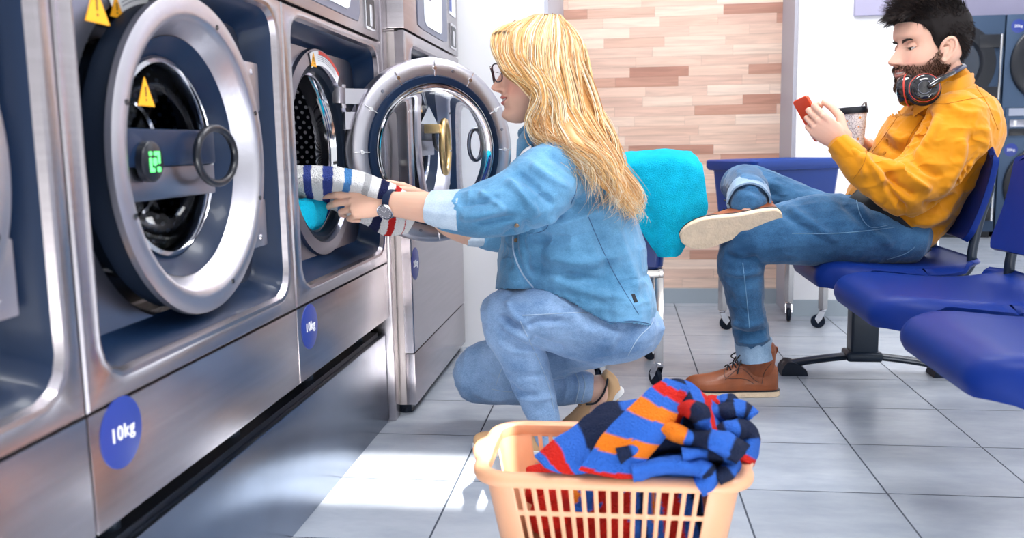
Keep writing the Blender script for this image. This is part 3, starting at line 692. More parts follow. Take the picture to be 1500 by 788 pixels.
def hand(mb, W, f, n, t, F, thumb, k=1.):
    """W wrist, f towards the knuckles, n out of the back of the hand, t towards the thumb side; F = 4 fingers (mcp, pip, dip bend deg, spread deg)"""
    W, f, n, t = Vector(W), Vector(f).normalized(), Vector(n).normalized(), Vector(t).normalized()
    n = (n-f*n.dot(f)).normalized(); t0 = f.cross(n); t = t0 if t0.dot(t) > 0 else -t0
    LEN = ((.042, .026, .021), (.046, .029, .022), (.043, .027, .021), (.034, .021, .019)); RAD = (.0092, .0094, .0088, .0078)
    off = (.027, .009, -.0095, -.027); pl = (.088, .090, .086, .079); tips = []
    limb(mb, [(W-f*.03*k, .019*k, .026*k), (W+f*.005*k, .018*k, .027*k), (W+f*.035*k, .0155*k, .034*k), (W+f*.065*k, .0135*k, .037*k), (W+f*.083*k, .0105*k, .036*k)], up=n)
    for i in range(4):
        K = W+f*pl[i]*k+t*off[i]*k; K0 = W+f*.02*k+t*off[i]*.55*k
        limb(mb, [(K0, .012*k, .012*k), (K, RAD[i]*1.12*k, RAD[i]*1.12*k)], up=n, n=2, sides=12)
        sp = math.radians(F[i][3]); d = (f*math.cos(sp)+t*math.sin(sp)).normalized(); ax = n.cross(d).normalized()
        p = K; P = [(K-d*.008*k+n*.001, RAD[i]*1.1*k)]; ang = 0
        for j in range(3):
            ang += math.radians(F[i][j]); v = d*math.cos(ang)-n*math.sin(ang)
            P.append((p+v*LEN[i][j]*.5*k, RAD[i]*(.97-.08*j)*k)); p = p+v*LEN[i][j]*k; P.append((p, RAD[i]*(.99-.1*j)*k if j < 2 else RAD[i]*.70*k))
        mb.tube([q[0] for q in P], [q[1] for q in P], 12, round_cap=True); tips.append((p, v, n))
    p = W+f*.020*k+t*.022*k-n*.006*k; P = [(p-f*.012*k, .013*k), (p, .0145*k)]
    for j, (a, b, c_) in enumerate(thumb):
        v = (f*a+t*b+n*c_).normalized(); ln = (.046, .034, .027)[j]*k; P.append((p+v*ln*.5, (.0135, .0105, .0098)[j]*k)); p = p+v*ln; P.append((p, (.0118, .0105, .0072)[j]*k))
    mb.tube([q[0] for q in P], [q[1] for q in P], 14, round_cap=True)
    return tips, (p, v)
def strands(name, curves, mats_, parent, cols, base=None, mat_='hair'):
    """curves: list of (points, r0, r1); joined with an optional base mesh into one object with per strand colour"""
    V, Fc, CC = [], [], []; off = 0
    for (P, r0, r1), col in zip(curves, cols):
        n = len(P); P = np.array(P, dtype=float)
        T = np.gradient(P, axis=0); T /= np.linalg.norm(T, axis=1)[:, None]+1e-9
        a = np.cross(T, np.array([.3, .5, .81])); a /= np.linalg.norm(a, axis=1)[:, None]+1e-9; b = np.cross(T, a)
        rr = np.linspace(r0, r1, n)[:, None] if r1 >= 0 else (r0*np.clip(1.15-np.linspace(0, 1, n)**3*1.1, .05, 1))[:, None]
        ring = [P+a*rr, P+(-.5*a+.866*b)*rr, P+(-.5*a-.866*b)*rr]
        V.append(np.stack(ring, 1).reshape(-1, 3))
        for i in range(n-1):
            for k in range(3):
                q = off+3*i; k2 = (k+1) % 3; Fc.append((q+k, q+k2, q+3+k2, q+3+k))
        CC.append(np.tile(np.array(col)[None], (3*n, 1))); off += 3*n
    V = np.concatenate(V); CC = np.concatenate(CC)
    if base is not None:
        bc = getco(base); Fc += [tuple(off+i for i in p.vertices) for p in base.polygons]; V = np.concatenate([V, bc])
        bcol = base.color_attributes['Col']; c = np.empty(len(bc)*4); bcol.data.foreach_get('color', c); CC = np.concatenate([CC, c.reshape(-1, 4)[:, :3]])
    me = bpy.data.meshes.new(name); me.from_pydata(V.tolist(), [], Fc); me.update(); paint(me, CC)
    return link(name, me, mats_, parent, smooth=180)
# ------------------------------------------------------------------ shoes: local x = heel to toe, y = side, z = up
def shoe(parent, M, L, high, leather, solem, name='shoe', edge=None, lace=None, welt=None, label=None, tab=False):
    k = L/.30
    XS = [0, .004, .02, .05, .09, .13, .17, .205, .24, .27, .29, .298, .30]
    WS = smoothT([(0, .016), (.006, .026), (.02, .034), (.06, .0365), (.12, .0355), (.16, .040), (.205, .0475), (.24, .0475), (.27, .038), (.29, .022), (.30, .006)])
    HS = smoothT([(0, .07), (.02, .088), (.06, .098 if high else .062), (.11, .098 if high else .060), (.135, .088 if high else .060), (.16, .076 if high else .058), (.20, .060 if high else .052), (.24, .050), (.27, .043), (.29, .032), (.30, .018)])
    sp = lambda x: .010*max(0, (x-.21)/.09)**2
    off = lambda x: .006*math.sin(x/.3*PI*1.1)           # slight inward sweep of the last
    mb = MB(); loops = []
    for x in np.linspace(.003, .2995, 34):
        w, h = interp(x, WS)*.93, interp(x, HS); z0 = .018+sp(x); L_ = []
        for t in np.linspace(0, 2*PI, 28, endpoint=False):
            c, s = math.cos(t), math.sin(t); kk = (abs(c)**2.4+abs(s)**2.4)**(-1/2.4); y = c*kk*w*(1-.25*max(0, s*kk)**2)
            z = z0+h*max(0, s*kk) if s > 0 else z0-.004*abs(s*kk)
            L_.append(M @ Vector((x*k, (y+off(x))*k, z*k)))
        loops.append(L_)
    mb.loft(loops, cap0=True, cap1=True)
    if high:
        yv = (M.to_3x3() @ Vector((0, 1, 0))).normalized()
        limb(mb, [(M @ Vector((.066*k, .004*k, .075*k)), .032*k, .050*k), (M @ Vector((.064*k, .004*k, .105*k)), .036*k, .052*k), (M @ Vector((.064*k, .004*k, .150*k)), .040*k, .056*k)], up=yv)
    me = fuse(mb, .0022, 3); up = link(name, me, leather, parent, label, smooth=180)
    # sole
    def sole(z0, z1, e, mt, nm):
        s = MB(); loops = []
        for z, ee in ((z0, e-.002), (z0+.002, e), (z1-.001, e), (z1, e-.002)):
            ring = []
            xs = [.3*(1-math.cos(PI*i/28))/2 for i in range(29)]
            for sg in (1, -1):
                for x in (xs if sg > 0 else xs[::-1][1:-1]):
                    xx = x+(x/.3-.5)*2*ee*.9
                    ring.append(M @ Vector((xx*k, (sg*(interp(x, WS)+ee)+off(x))*k, (z+sp(x))*k)))
            loops.append(ring)
        s.loft(loops, cap0=True, cap1=True); return s.build(nm, mt, up, smooth=30)
    so = sole(0, .019, .002, solem, 'sole')
    if welt: sole(.018, .023, .003, welt, 'welt')
    if lace:
        s = MB()
        for i, x in enumerate((.108, .124, .140, .156)):
            z = .018+interp(x, HS)+.003
            s.tube(catmull([M @ Vector((x*k, -.020*k, (z-.010)*k)), M @ Vector(((x+.006)*k, 0, z*k)), M @ Vector(((x+.012)*k, .022*k, (z-.010)*k))], 5), .0022*k, 8)
            s.tube(catmull([M @ Vector((x*k, .024*k, (z-.010)*k)), M @ Vector(((x+.006)*k, .002*k, z*k)), M @ Vector(((x+.012)*k, -.018*k, (z-.010)*k))], 5), .0022*k, 8)
        for sg in (1, -1):
            z = .125
            s.tube(catmull([M @ Vector((.112*k, 0, z*k)), M @ Vector((.125*k, sg*.02*k, (z+.012)*k)), M @ Vector((.145*k, sg*.038*k, (z-.006)*k)), M @ Vector((.128*k, sg*.03*k, (z-.015)*k)), M @ Vector((.112*k, 0, z*k))], 6), .0022*k, 8)
            s.tube(catmull([M @ Vector((.112*k, 0, z*k)), M @ Vector((.13*k, sg*.036*k, (z-.01)*k)), M @ Vector((.14*k, sg*.046*k, (z-.045)*k))], 6), .0022*k, 8)
        s.build('laces', lace, up, smooth=180)
    return up, so
LID = mat('eyelid_skin', (.66, .36, .26), .5)
HAIRD = vcol_mat('dark_hair_strands', 'Col', .6, spec=.18)
LEATHER = mat('brown_leather', (.27, .070, .020), .42, bump=.08, bscale=220, var=.28, vscale=14, coat=.1)
CREPE = mat('crepe_sole', (.80, .62, .44), .75, bump=.35, bscale=130, var=.08, vscale=30)
TAN = mat('tan_leather', (.66, .40, .20), .55, bump=.05, bscale=200, var=.06)
WSOLE = mat('white_sole', (.85, .84, .82), .5)
SKIN = vcol_mat('skin', 'Col', .48, sss=.12, spec=.4, bump=.03, bscale=500)
HAIRM = vcol_mat('hair_strands', 'Col', .42, spec=.5, sheen=.15)
EYEW = mat('eye_white', (.75, .72, .70), .15); IRIS = mat('eye_iris', (.05, .035, .02), .1); TEETH = mat('teeth', (.88, .84, .78), .25)
DARKHAIR = mat('dark_hair', (.012, .008, .007), .5)

# ------------------------------------------------------------------ the woman
WY = 2.30
W = thing('person', 'woman with long blonde hair in denim shirt and pale jeans, crouching at the open washer', 'person', (.0, WY, 0))
HM = place_head((719, 128), WY, math.radians(17), math.radians(1), 1.05)
hp = lambda x, y, z: HM @ Vector((x, y, z))
near_thigh = [st((928, 436), (924, 524), 2.28, .085), st((908, 428), (902, 531), 2.24, .10), st((880, 418), (868, 533), 2.21, .098), st((825, 418), (812, 516), 2.19, .088), st((768, 420), (765, 502), 2.18, .078), st((731, 427), (738, 488), 2.18, .064)]
near_shin = [st((722, 432), (768, 466), 2.18, .055), st((707, 468), (772, 478), 2.18, .064), st((721, 502), (791, 505), 2.185, .062), st((738, 536), (804, 534), 2.19, .058), st((756, 572), (812, 570), 2.20, .052), st((771, 608), (818, 608), 2.20, .047), st((783, 642), (824, 640), 2.20, .046)]
far_thigh = [st((926, 448), (920, 512), 2.33, .085), st((895, 440), (895, 528), 2.37, .10), st((840, 465), (832, 545), 2.40, .09), st((770, 484), (765, 566), 2.42, .078), st((712, 500), (716, 580), 2.43, .068), st((694, 512), (698, 584), 2.43, .060)]
far_shin = [st((698, 505), (694, 588), 2.43, .062), st((735, 512), (732, 592), 2.43, .064), st((775, 528), (768, 593), 2.435, .060), st((815, 538), (808, 592), 2.44, .052), st((856, 545), (851, 590), 2.44, .046)]
torso = [st((800, 470), (962, 500), 2.30, .19), st((768, 412), (950, 455), 2.30, .19), st((752, 360), (944, 415), 2.30, .175), st((750, 312), (930, 360), 2.30, .175), st((754, 272), (918, 310), 2.30, .18), st((759, 240), (905, 262), 2.30, .185), st((768, 214), (884, 228), 2.30, .17), st((778, 196), (858, 204), 2.30, .125)]
nsleeve = [st((808, 204), (872, 256), 2.18, .058), st((772, 222), (838, 304), 2.11, .066), st((735, 254), (792, 328), 2.06, .06), st((692, 274), (735, 340), 2.035, .054), st((655, 281), (668, 338), 2.05, .049)]
fsleeve = [st((795, 220), (860, 285), 2.43, .07), st((765, 262), (815, 325), 2.47, .06), st((738, 318), (758, 370), 2.48, .05), st((707, 338), (708, 362), 2.45, .04)]
scl = lambda S, k: [(c, a*k, b*k) for c, a, b in S]
# body: head, neck, trunk, arms with hands, legs and feet in one surface
b = MB(); head_shape(b, HM)
limb(b, [(hp(-.020, 0, -.035), .050, .052), (hp(-.030, 0, -.085), .051, .053), (hp(-.038, -.002, -.135), .054, .056), (aY(826, 215, WY), .09, .06)], up=(0, 1, 0))
for S, k in ((near_thigh, .82), (near_shin, .82), (far_thigh, .82), (far_shin, .82), (torso[1:-1], .68), (nsleeve, .66), (fsleeve, .68)): limb(b, scl(S, k))
# near forearm and hand
wr = aY(567, 298, 2.075)
limb(b, [(aY(690, 308, 2.035), .034, .036), (aY(645, 306, 2.045), .036, .039), (aY(605, 302, 2.06), .031, .035), (wr, .022, .0285)])
hand(b, wr, (-1, -.10, -.02), (.05, -1, .30), (0, .25, 1), ((14, 16, 8, 3), (22, 26, 14, 0), (36, 42, 25, -3), (50, 55, 30, -7)), ((.62, .78, .02), (.86, .46, .02), (.96, .22, -.02)), .98)
# far forearm and hand
wf = aY(628, 298, 2.27)
limb(b, [(aY(730, 350, 2.47), .026, .026), (aY(695, 348, 2.445), .028, .026), (aY(655, 330, 2.36), .029, .028), (wf, .021, .024)])
hand(b, wf, (-.85, -.25, .35), (.1, .9, .45), (.2, -.5, .9), ((25, 35, 25, 6), (30, 38, 28, 0), (35, 42, 28, -4), (40, 45, 28, -8)), ((.6, .35, -.4), (.85, .1, -.5), (.9, -.1, -.5)), .95)
# ankles and feet inside the shoes
limb(b, [(aY(832, 568, 2.44), .034, .036), (aY(862, 570, 2.44), .034, .036), (aY(880, 572, 2.44), .035, .045), (aY(880, 592, 2.44), .034, .04), (aY(855, 612, 2.44), .03, .03)])
limb(b, [(aY(800, 630, 2.2), .036, .038), (aY(806, 655, 2.2), .035, .037), (aY(800, 668, 2.2), .03, .022), (aY(750, 678, 2.2), .03, .016)])
me = fuse(b, .0019, 4, .5)
co = getco(me); HI = np.array(HM.inverted()); lc = co@HI[:3, :3].T+HI[:3, 3]
def headcol(lc, base, lip, cheek, male=False):
    n = len(lc); col = np.tile(np.array(base), (n, 1)); x, y, z = lc.T
    g = lambda a, b: np.exp(-(a/b)**2); inh = (z > -.125) & (z < .125) & (np.abs(y) < .1) & (x > -.12) & (x < .13)
    def mixc(w, c): 
        w = np.clip(w, 0, 1)*inh; col[:] = col*(1-w[:, None])+np.array(c)*w[:, None]
    mixc(.55*g(np.abs(y)-.042, .02)*g(z+.035, .02)*(x > .03), cheek)
    mixc(.35*g(y, .014)*g(z+.03, .012)*(x > .09), cheek)
    zc = -.060+.005*(np.abs(y)/.025)**2
    wl = (np.abs(y) < .027)*(x > .07)*np.clip((.0135*(1-(y/.029)**2)-np.abs(z-zc+.001))/.002, 0, 1); mixc(wl*.9, lip)
    mixc((np.abs(y) < .024)*(x > .07)*g(z-zc, .0018)*.8, (.10, .02, .02))
    mixc(.45*g(np.abs(y)-.031, .017)*g(z-.012, .012)*(x > .05), (base[0]*.62, base[1]*.5, base[2]*.45))
    mixc(.9*g(np.abs(y)-.031, .013)*g(z-.0045-.0*(y), .0022)*(x > .05), (.03, .015, .012))
    mixc(.8*g(np.abs(y)-.0125, .004)*g(z+.039, .003)*(x > .085), (.12, .03, .02))
    return col, inh, mixc
col, inh, mixc = headcol(lc, (.86, .52, .38), (.62, .16, .14), (.86, .34, .26))
hx = lc[:, 0]; paint(me, col)
wbody = link('body', me, SKIN, W, smooth=180)
MB().tube([hp(.0855-.0045*(a/.016)**2, a, -.0592+.004*(a/.022)**2) for a in np.linspace(-.0205, .0205, 15)], [(.0048, .006)]*15, 8, up=(HM.to_3x3() @ Vector((0, 0, 1)))).build('teeth', TEETH, wbody)
for sy in (1, -1):
    e = hp(.0665, sy*.031, .0075); eyelid(wbody, e, HM.to_3x3().normalized() @ Vector((0, 0, 1)), HM.to_3x3().normalized() @ Vector((1, 0, 0)), .0152, 1.30, .12, LID); f = (HM.to_3x3() @ Vector((1, sy*.1, -.25))).normalized()
    ey = MB().lathe([(.0135*math.sin(t), .0135*math.cos(t)) for t in np.linspace(.001, PI-.001, 18)], e, f, 24).build('eye', EYEW, wbody, smooth=180)
    MB().lathe([(.001, .0139), (.0058, .0128)], e, f, 20).build('iris', IRIS, ey, smooth=180)
    br = []
    for i in range(90):
        u = rnd.random(); y = sy*(.013+.034*u); z = .030+.007*math.sin(u*PI*.8)+rnd.uniform(-.002, .002); x = .094-.012*u*u
        br.append((([hp(x, y, z), hp(x+.001, y+sy*.006, z+.002)]), .0006, .0002))
    strands('eyebrow', br, HAIRM, wbody, [(.30, .16, .07)]*len(br))
# jeans
WJEANS = denim('pale_denim', (.13, .27, .52), (.40, .58, .84)); WSHIRT = denim('shirt_denim', (.065, .23, .42), (.17, .41, .66), 1.2)
STITCH = mat('pale_stitching', (.42, .55, .70), .8); SEAMD = mat('dark_seam', (.05, .12, .25), .85)
b = MB(); limb(b, near_thigh); limb(b, near_shin[:-1]+[near_shin[-1]]); limb(b, far_thigh); limb(b, far_shin)
limb(b, [(aY(905, 440, 2.30), .145, .08), (aY(908, 470, 2.30), .15, .08)])
me = fuse(b, .0035, 5)
wrinkle(me, [((9, 9, 16), .0022), ((22, 22, 40), .0011), ((60, 60, 60), .0004)], 3)
folds(me, [([(770, 487), (745, 470), (728, 462)], 5, -.006), ([(772, 480), (790, 470), (830, 470)], 5, -.005), ([(762, 474), (748, 455), (742, 440)], 5, .004), ([(775, 495), (800, 505), (830, 512)], 6, -.006), ([(735, 478), (757, 490), (780, 500)], 5, .004),
           ([(725, 500), (755, 515), (792, 515)], 5, .003), ([(735, 545), (760, 552), (805, 548)], 5, -.0025), ([(750, 580), (785, 585), (815, 580)], 5, .003), ([(855, 445), (880, 470), (915, 485)], 7, -.004), ([(900, 445), (905, 480), (890, 515)], 6, .004),
           ([(700, 540), (720, 555), (735, 575)], 5, -.004), ([(690, 570), (715, 582), (745, 585)], 5, .004), ([(745, 560), (760, 575), (790, 580)], 5, -.004), ([(825, 545), (830, 565), (825, 588)], 4, .003), ([(838, 545), (842, 565), (838, 588)], 4, -.003), ([(800, 440), (840, 455), (880, 485)], 9, -.003), ([(790, 425), (825, 440), (850, 470)], 9, .003)])
bj = bvh_of(me); wj = link('jeans', me, WJEANS, W, 'pale blue washed denim jeans', smooth=180)
for p in ([(765, 462), (800, 460), (845, 458), (880, 459)], [(762, 470), (790, 530), (802, 560), (812, 604)], [(920, 520), (935, 495), (952, 478), (958, 466)], [(726, 566), (735, 540), (745, 524)], [(720, 570), (750, 574), (800, 572)]):
    seam(bj, p, .0011, STITCH, wj, 'stitched_seam')
for p in ([(852, 547), (857, 565), (852, 589)], [(843, 546), (848, 565), (843, 590)]): seam(bj, p, .0016, STITCH, wj, 'hem')
# denim shirt
b = MB(); limb(b, torso); limb(b, nsleeve, sides=24); limb(b, fsleeve)
limb(b, [st((744, 285), (815, 300), 2.27, .14), st((738, 335), (820, 345), 2.27, .15), st((730, 385), (810, 395), 2.27, .14), st((727, 416), (790, 418), 2.27, .12)])
limb(b, [st((850, 425), (958, 440), 2.30, .185), st((850, 480), (962, 492), 2.30, .19)])
b.tube(catmull([aY(768, 196, 2.27), aY(778, 188, 2.235), aY(800, 186, 2.215), aY(828, 190, 2.24), aY(840, 192, 2.30), aY(828, 188, 2.36), aY(800, 186, 2.385), aY(778, 190, 2.35)], 5, True), (.012), 10, closed=True)
me = fuse(b, .0035, 4)
wrinkle(me, [((8, 8, 14), .0035), ((20, 20, 30), .0018), ((50, 50, 60), .0006)], 9)
folds(me, [([(668, 300), (700, 296), (735, 288)], 6, -.006), ([(672, 318), (705, 315), (745, 305)], 6, .006), ([(690, 330), (725, 322), (760, 318)], 5, -.005), ([(700, 282), (720, 292), (745, 310)], 5, .005), ([(740, 262), (765, 285), (790, 318)], 6, .006), ([(755, 252), (785, 275), (812, 305)], 6, -.006), ([(775, 238), (800, 258), (840, 280)], 7, .006), ([(800, 222), (825, 240), (862, 262)], 7, -.005),
           ([(835, 300), (870, 290), (900, 280)], 8, -.007), ([(800, 330), (840, 322), (890, 305)], 8, .007), ([(770, 345), (820, 350), (880, 335)], 8, -.006), ([(790, 370), (850, 385), (920, 370)], 8, .006), ([(770, 385), (830, 405), (900, 410)], 8, -.005), ([(800, 400), (850, 425), (930, 440)], 8, .005), ([(770, 320), (775, 350), (790, 400)], 7, -.006), ([(900, 330), (915, 370), (935, 430)], 8, .005), ([(860, 300), (880, 350), (895, 420)], 9, -.004), ([(825, 205), (850, 225), (880, 240)], 7, .004),
           ([(753, 322), (753, 360), (766, 400), (782, 420)], 5, -.006), ([(745, 325), (743, 365), (748, 400)], 7, -.004)])
# trim the hem: push everything below the hem line up onto it
co = getco(me); px = project(co); hx_ = np.array([720, 735, 765, 790, 830, 860, 893, 925, 950, 965]); hy_ = np.array([424, 424, 424, 424, 440, 458, 476, 474, 478, 484])
lim = np.interp(px[:, 0], hx_, hy_)
bmx = bmesh.new(); bmx.from_mesh(me); bmx.verts.ensure_lookup_table()
bmesh.ops.delete(bmx, geom=[v for v in bmx.verts if px[v.index, 1] > lim[v.index]], context='VERTS'); bmx.to_mesh(me); bmx.free()
bs = bvh_of(me); ws = link('denim_shirt', me, [WSHIRT], W, 'mid blue long denim shirt with turned up cuffs', smooth=180)
so_ = ws.modifiers.new('cloth_thickness', 'SOLIDIFY'); so_.thickness = .002; so_.offset = -1
for p in ([(780, 424), (830, 441), (860, 459), (893, 475), (925, 473), (950, 477), (960, 482)],): seam(bs, [(x, y-3) for x, y in p], .0011, SEAMD, ws, 'hem')
for p in ([(754, 322), (752, 365), (764, 399), (781, 421)],): seam(bs, p, .0022, STITCH, ws, 'placket_edge')
for p in ([(765, 315), (768, 340), (800, 335), (808, 300)], [(808, 203), (840, 232), (846, 268), (836, 300)], [(862, 318), (880, 360), (905, 410), (935, 460)], [(795, 196), (803, 208), (812, 214)]): seam(bs, p, .0009, SEAMD, ws, 'stitched_seam')
q, n = trace(bs, 929, 437, .001)
if q: MB().box((-.006, -.001, -.011), (.006, .002, .011), M=Matrix.Translation(q) @ n.to_track_quat('-Y', 'Z').to_matrix().to_4x4()).build('side_tag', BLACK, ws)
for x, y in ((757, 330), (756, 352)):
    q, n = trace(bs, x, y, .001)
    if q: MB().lathe([(.001, .002), (.005, .002), (.006, 0)], q, n, 14).build('button', mat('bronze_button', (.30, .20, .12), .3, .8), ws)
CUFF = denim('cuff_denim', (.42, .58, .76), (.68, .80, .92), 1.4)
def ring_cuff(stations, t, parent, m_, name='cuff'):
    o = MB(); O_ = [(c, a+t, b_+t) for c, a, b_ in stations]; I_ = [(c, a-t*.4, b_-t*.4) for c, a, b_ in stations]
    L = []
    for S in (O_, I_[::-1]):
        for i, (c, a, b_) in enumerate(S):
            pts = [s[0] for s in S]; T = (pts[min(i+1, len(S)-1)]-pts[max(i-1, 0)]).normalized(); Yv = Vector((0, 1, 0)); Yv = (Yv-T*Yv.dot(T)).normalized(); Z = T.cross(Yv)
            if S is not O_: Z = -Z
            L.append([c+Yv*a*math.cos(2*PI*k/40)*(1+.03*math.sin(k*1.7))+Z*b_*math.sin(2*PI*k/40)*(1+.03*math.cos(k*1.3)) for k in range(40)])
    L.append(L[0]); o.loft(L); return o.build(name, m_, parent, smooth=60)
ring_cuff([st((668, 279), (681, 339), 2.045, .052), st((646, 280), (658, 335), 2.045, .050), st((625, 281), (636, 327), 2.05, .047)], .002, ws, CUFF)
ring_cuff([st((709, 337), (708, 361), 2.45, .042), st((684, 340), (685, 359), 2.44, .040)], .003, ws, CUFF)
collar = MB(); pts = [aY(757, 206, 2.21), aY(768, 190, 2.205), aY(788, 180, 2.20), aY(815, 180, 2.22)]
P = catmull(pts, 6); collar.loft([[p for p in P], [p+Vector((.0, -.022, -.048)) for p in P], [p+Vector((0, -.018, -.050)) for p in P], [p+Vector((0, .004, -.002)) for p in P], P], closed=False)
collar.build('collar', WSHIRT, ws, smooth=80)
# shoes
a, c_ = aY(908, 566, 2.44), aY(842, 622, 2.44)
xd = (c_-a).normalized(); up_ = Vector((-.62, 0, .78)); yd = up_.cross(xd).normalized(); zd = xd.cross(yd)
zd = -zd if zd.z < 0 else zd; yd = zd.cross(xd)
Ms = Matrix((xd, yd, zd)).transposed().to_4x4(); Ms.translation = a-zd*.018
wsh, _ = shoe(wbody, Ms, .225, False, TAN, WSOLE, lace=mat('tan_laces', (.45, .30, .2), .8), label='tan leather shoe with white sole on the raised far foot')
P = catmull([aY(858, 592, 2.40), aY(872, 590, 2.40), aY(884, 576, 2.40), aY(890, 556, 2.41), aY(888, 548, 2.44)], 5); MB().tube(P, .0032, 8).build('collar_lining', BLACK, wsh)
b = MB(); limb(b, [(aY(886, 548, 2.44)+Vector((.004, 0, 0)), .030, .012), (aY(896, 560, 2.44), .032, .02), (aY(893, 580, 2.44), .034, .028), (aY(876, 598, 2.44), .035, .022)]); link('heel_counter', fuse(b, .003, 3), TAN, wsh, smooth=180)
Ms = Matrix(((-1, 0, 0), (0, -1, 0), (0, 0, 1))).transposed().to_4x4(); Ms.translation = Vector((aY(826, 660, 2.2).x, 2.2, .0)); shoe(wbody, Ms, .24, False, TAN, WSOLE)
# hair: guide curves (picture x, y, lateral offset), near side, back and far side
def guide(pts): return [np.array(aY(x, y, Yv)) for x, y, Yv in pts]
c0 = WY
NG = [
 [(760, 38, c0-.015), (733, 50, c0-.06), (729, 75, c0-.088), (741, 102, c0-.098), (766, 120, c0-.103), (788, 138, c0-.104), (785, 172, c0-.115), (793, 200, c0-.145), (822, 214, c0-.195), (855, 220, c0-.215)],
 [(775, 34, c0-.01), (748, 48, c0-.06), (744, 80, c0-.092), (762, 108, c0-.104), (785, 128, c0-.108), (796, 155, c0-.112), (793, 188, c0-.125), (808, 212, c0-.18), (846, 232, c0-.215), (838, 268, c0-.22)],
 [(788, 31, c0-.01), (770, 50, c0-.065), (768, 85, c0-.098), (785, 115, c0-.11), (800, 145, c0-.115), (803, 180, c0-.125), (820, 208, c0-.18), (858, 238, c0-.215), (874, 275, c0-.215), (866, 300, c0-.215)],
 [(800, 30, c0-.008), (790, 52, c0-.06), (790, 90, c0-.098), (803, 125, c0-.112), (812, 160, c0-.12), (828, 195, c0-.16), (862, 228, c0-.215), (888, 262, c0-.215), (900, 300, c0-.215), (880, 328, c0-.215)],
 [(810, 30, c0-.005), (810, 55, c0-.055), (812, 95, c0-.09), (822, 135, c0-.105), (835, 172, c0-.12), (860, 208, c0-.16), (888, 240, c0-.195), (906, 275, c0-.195), (918, 300, c0-.18), (938, 303, c0-.18)],
 [(815, 31, c0), (828, 58, c0-.04), (832, 98, c0-.07), (842, 138, c0-.085), (858, 175, c0-.10), (880, 212, c0-.12), (900, 248, c0-.145), (912, 280, c0-.145), (916, 306, c0-.125), (895, 322, c0-.145)],
 [(815, 31, c0), (842, 62, c0-.01), (851, 100, c0-.03), (860, 140, c0-.04), (876, 178, c0-.055), (894, 215, c0-.07), (906, 250, c0-.08), (915, 282, c0-.08), (922, 305, c0-.08), (906, 326, c0-.08)],
 [(815, 31, c0), (842, 62, c0+.01), (851, 100, c0+.03), (860, 140, c0+.03), (876, 178, c0+.02), (893, 215, c0+.01), (905, 250, c0), (913, 280, c0), (918, 300, c0), (908, 318, c0)],
 [(810, 30, c0+.01), (822, 55, c0+.06), (828, 95, c0+.09), (840, 140, c0+.09), (850, 180, c0+.10), (865, 205, c0+.11), (880, 235, c0+.11), (890, 265, c0+.11), (895, 285, c0+.11), (890, 300, c0+.11)],
 [(790, 32, c0+.01), (785, 55, c0+.075), (790, 95, c0+.10), (800, 140, c0+.10), (815, 175, c0+.11), (830, 200, c0+.13), (850, 225, c0+.14), (860, 250, c0+.14), (862, 270, c0+.14), (858, 285, c0+.14)],
 [(765, 37, c0+.01), (745, 55, c0+.075), (748, 90, c0+.095), (765, 120, c0+.10), (785, 150, c0+.10), (795, 180, c0+.11), (810, 205, c0+.13), (830, 220, c0+.14), (840, 240, c0+.14), (838, 260, c0+.14)],
]
G = np.array([guide(g) for g in NG])                 # n guides x 10 points x 3
def gcurve(u, m_=26):
    """curve between guides at parameter u"""
    i = min(int(u), len(G)-2); t = u-i; K = G[i]*(1-t)+G[i+1]*t
    P = np.array([tuple(p) for p in catmull([Vector(k) for k in K], 4)]); return P
mb = MB()
for u in np.linspace(0, len(G)-1, 44):
    P = gcurve(u); n = len(P); s = np.linspace(0, 1, n)
    cen = np.array(hp(-.01, 0, .01)); P = P+(cen-P)*(.12*np.exp(-(s/.45)**2))[:, None]
    mb.tube([Vector(p) for p in P[:int(n*.86)]], [max(.004, .021*(1-.75*x**2.2)) for x in s[:int(n*.86)]], 8, round_cap=True)
limb(mb, [(hp(-.035, 0, .0), .068, .06), (hp(-.015, 0, .055), .075, .085), (hp(-.01, 0, .09), .062, .08)], up=(0, 1, 0))
hm = fuse(mb, .004, 4); co = getco(hm)
nz = vnoise(co*np.array([30, 30, 6]), 4)[:, None]; paint(hm, np.clip(np.array([.56, .27, .08])+nz*np.array([.12, .08, .04]), 0, 1))
crv, cols = [], []; nr = np.random.RandomState(5)
clumps = [(nr.uniform(0, len(G)-1), nr.uniform(-1, 1, 3), nr.uniform(4, 7), nr.uniform(0, 6.28)) for _ in range(70)]
pal = np.array([(.82, .45, .15), (.92, .60, .26), (.97, .76, .50), (.66, .31, .09), (.95, .68, .36), (.98, .86, .66)])
for i in range(3400):
    ci = nr.randint(len(clumps)); cu, cd, cf, cp = clumps[ci]
    u = np.clip(cu+nr.normal(0, .11), 0, len(G)-1.001); P = gcurve(u); n = len(P); s = np.linspace(0, 1, n)[:, None]
    outw = P-np.array(hp(-.03, 0, 0)); outw[:, 2] *= .3; outw /= np.linalg.norm(outw, axis=1)[:, None]+1e-9
    lay = nr.uniform(.004, .019)
    P = P+outw*lay*(1-.4*s)
    wav = .004+.032*s**1.3
    ph = cp+s[:, 0]*cf*2.5
    P = P+np.stack([np.sin(ph), .6*np.cos(ph*1.1), .3*np.sin(ph*.8)], 1)*wav*(.45+.55*abs(cd[0]))+cd[None]*.012*s**1.3+nr.normal(0, .0035, 3)[None]*(.35+s)+nr.normal(0, .012, 3)[None]*s**3
    L_ = nr.uniform(.72, 1.0) if nr.rand() < .7 else nr.uniform(.5, 1.); P = P[:max(6, int(n*L_))]
    crv.append((P, nr.uniform(.0007, .0016), -1)); b0 = pal[(ci*7+nr.randint(3)) % 6]; cols.append(np.clip(b0*nr.uniform(.85, 1.12), 0, 1))
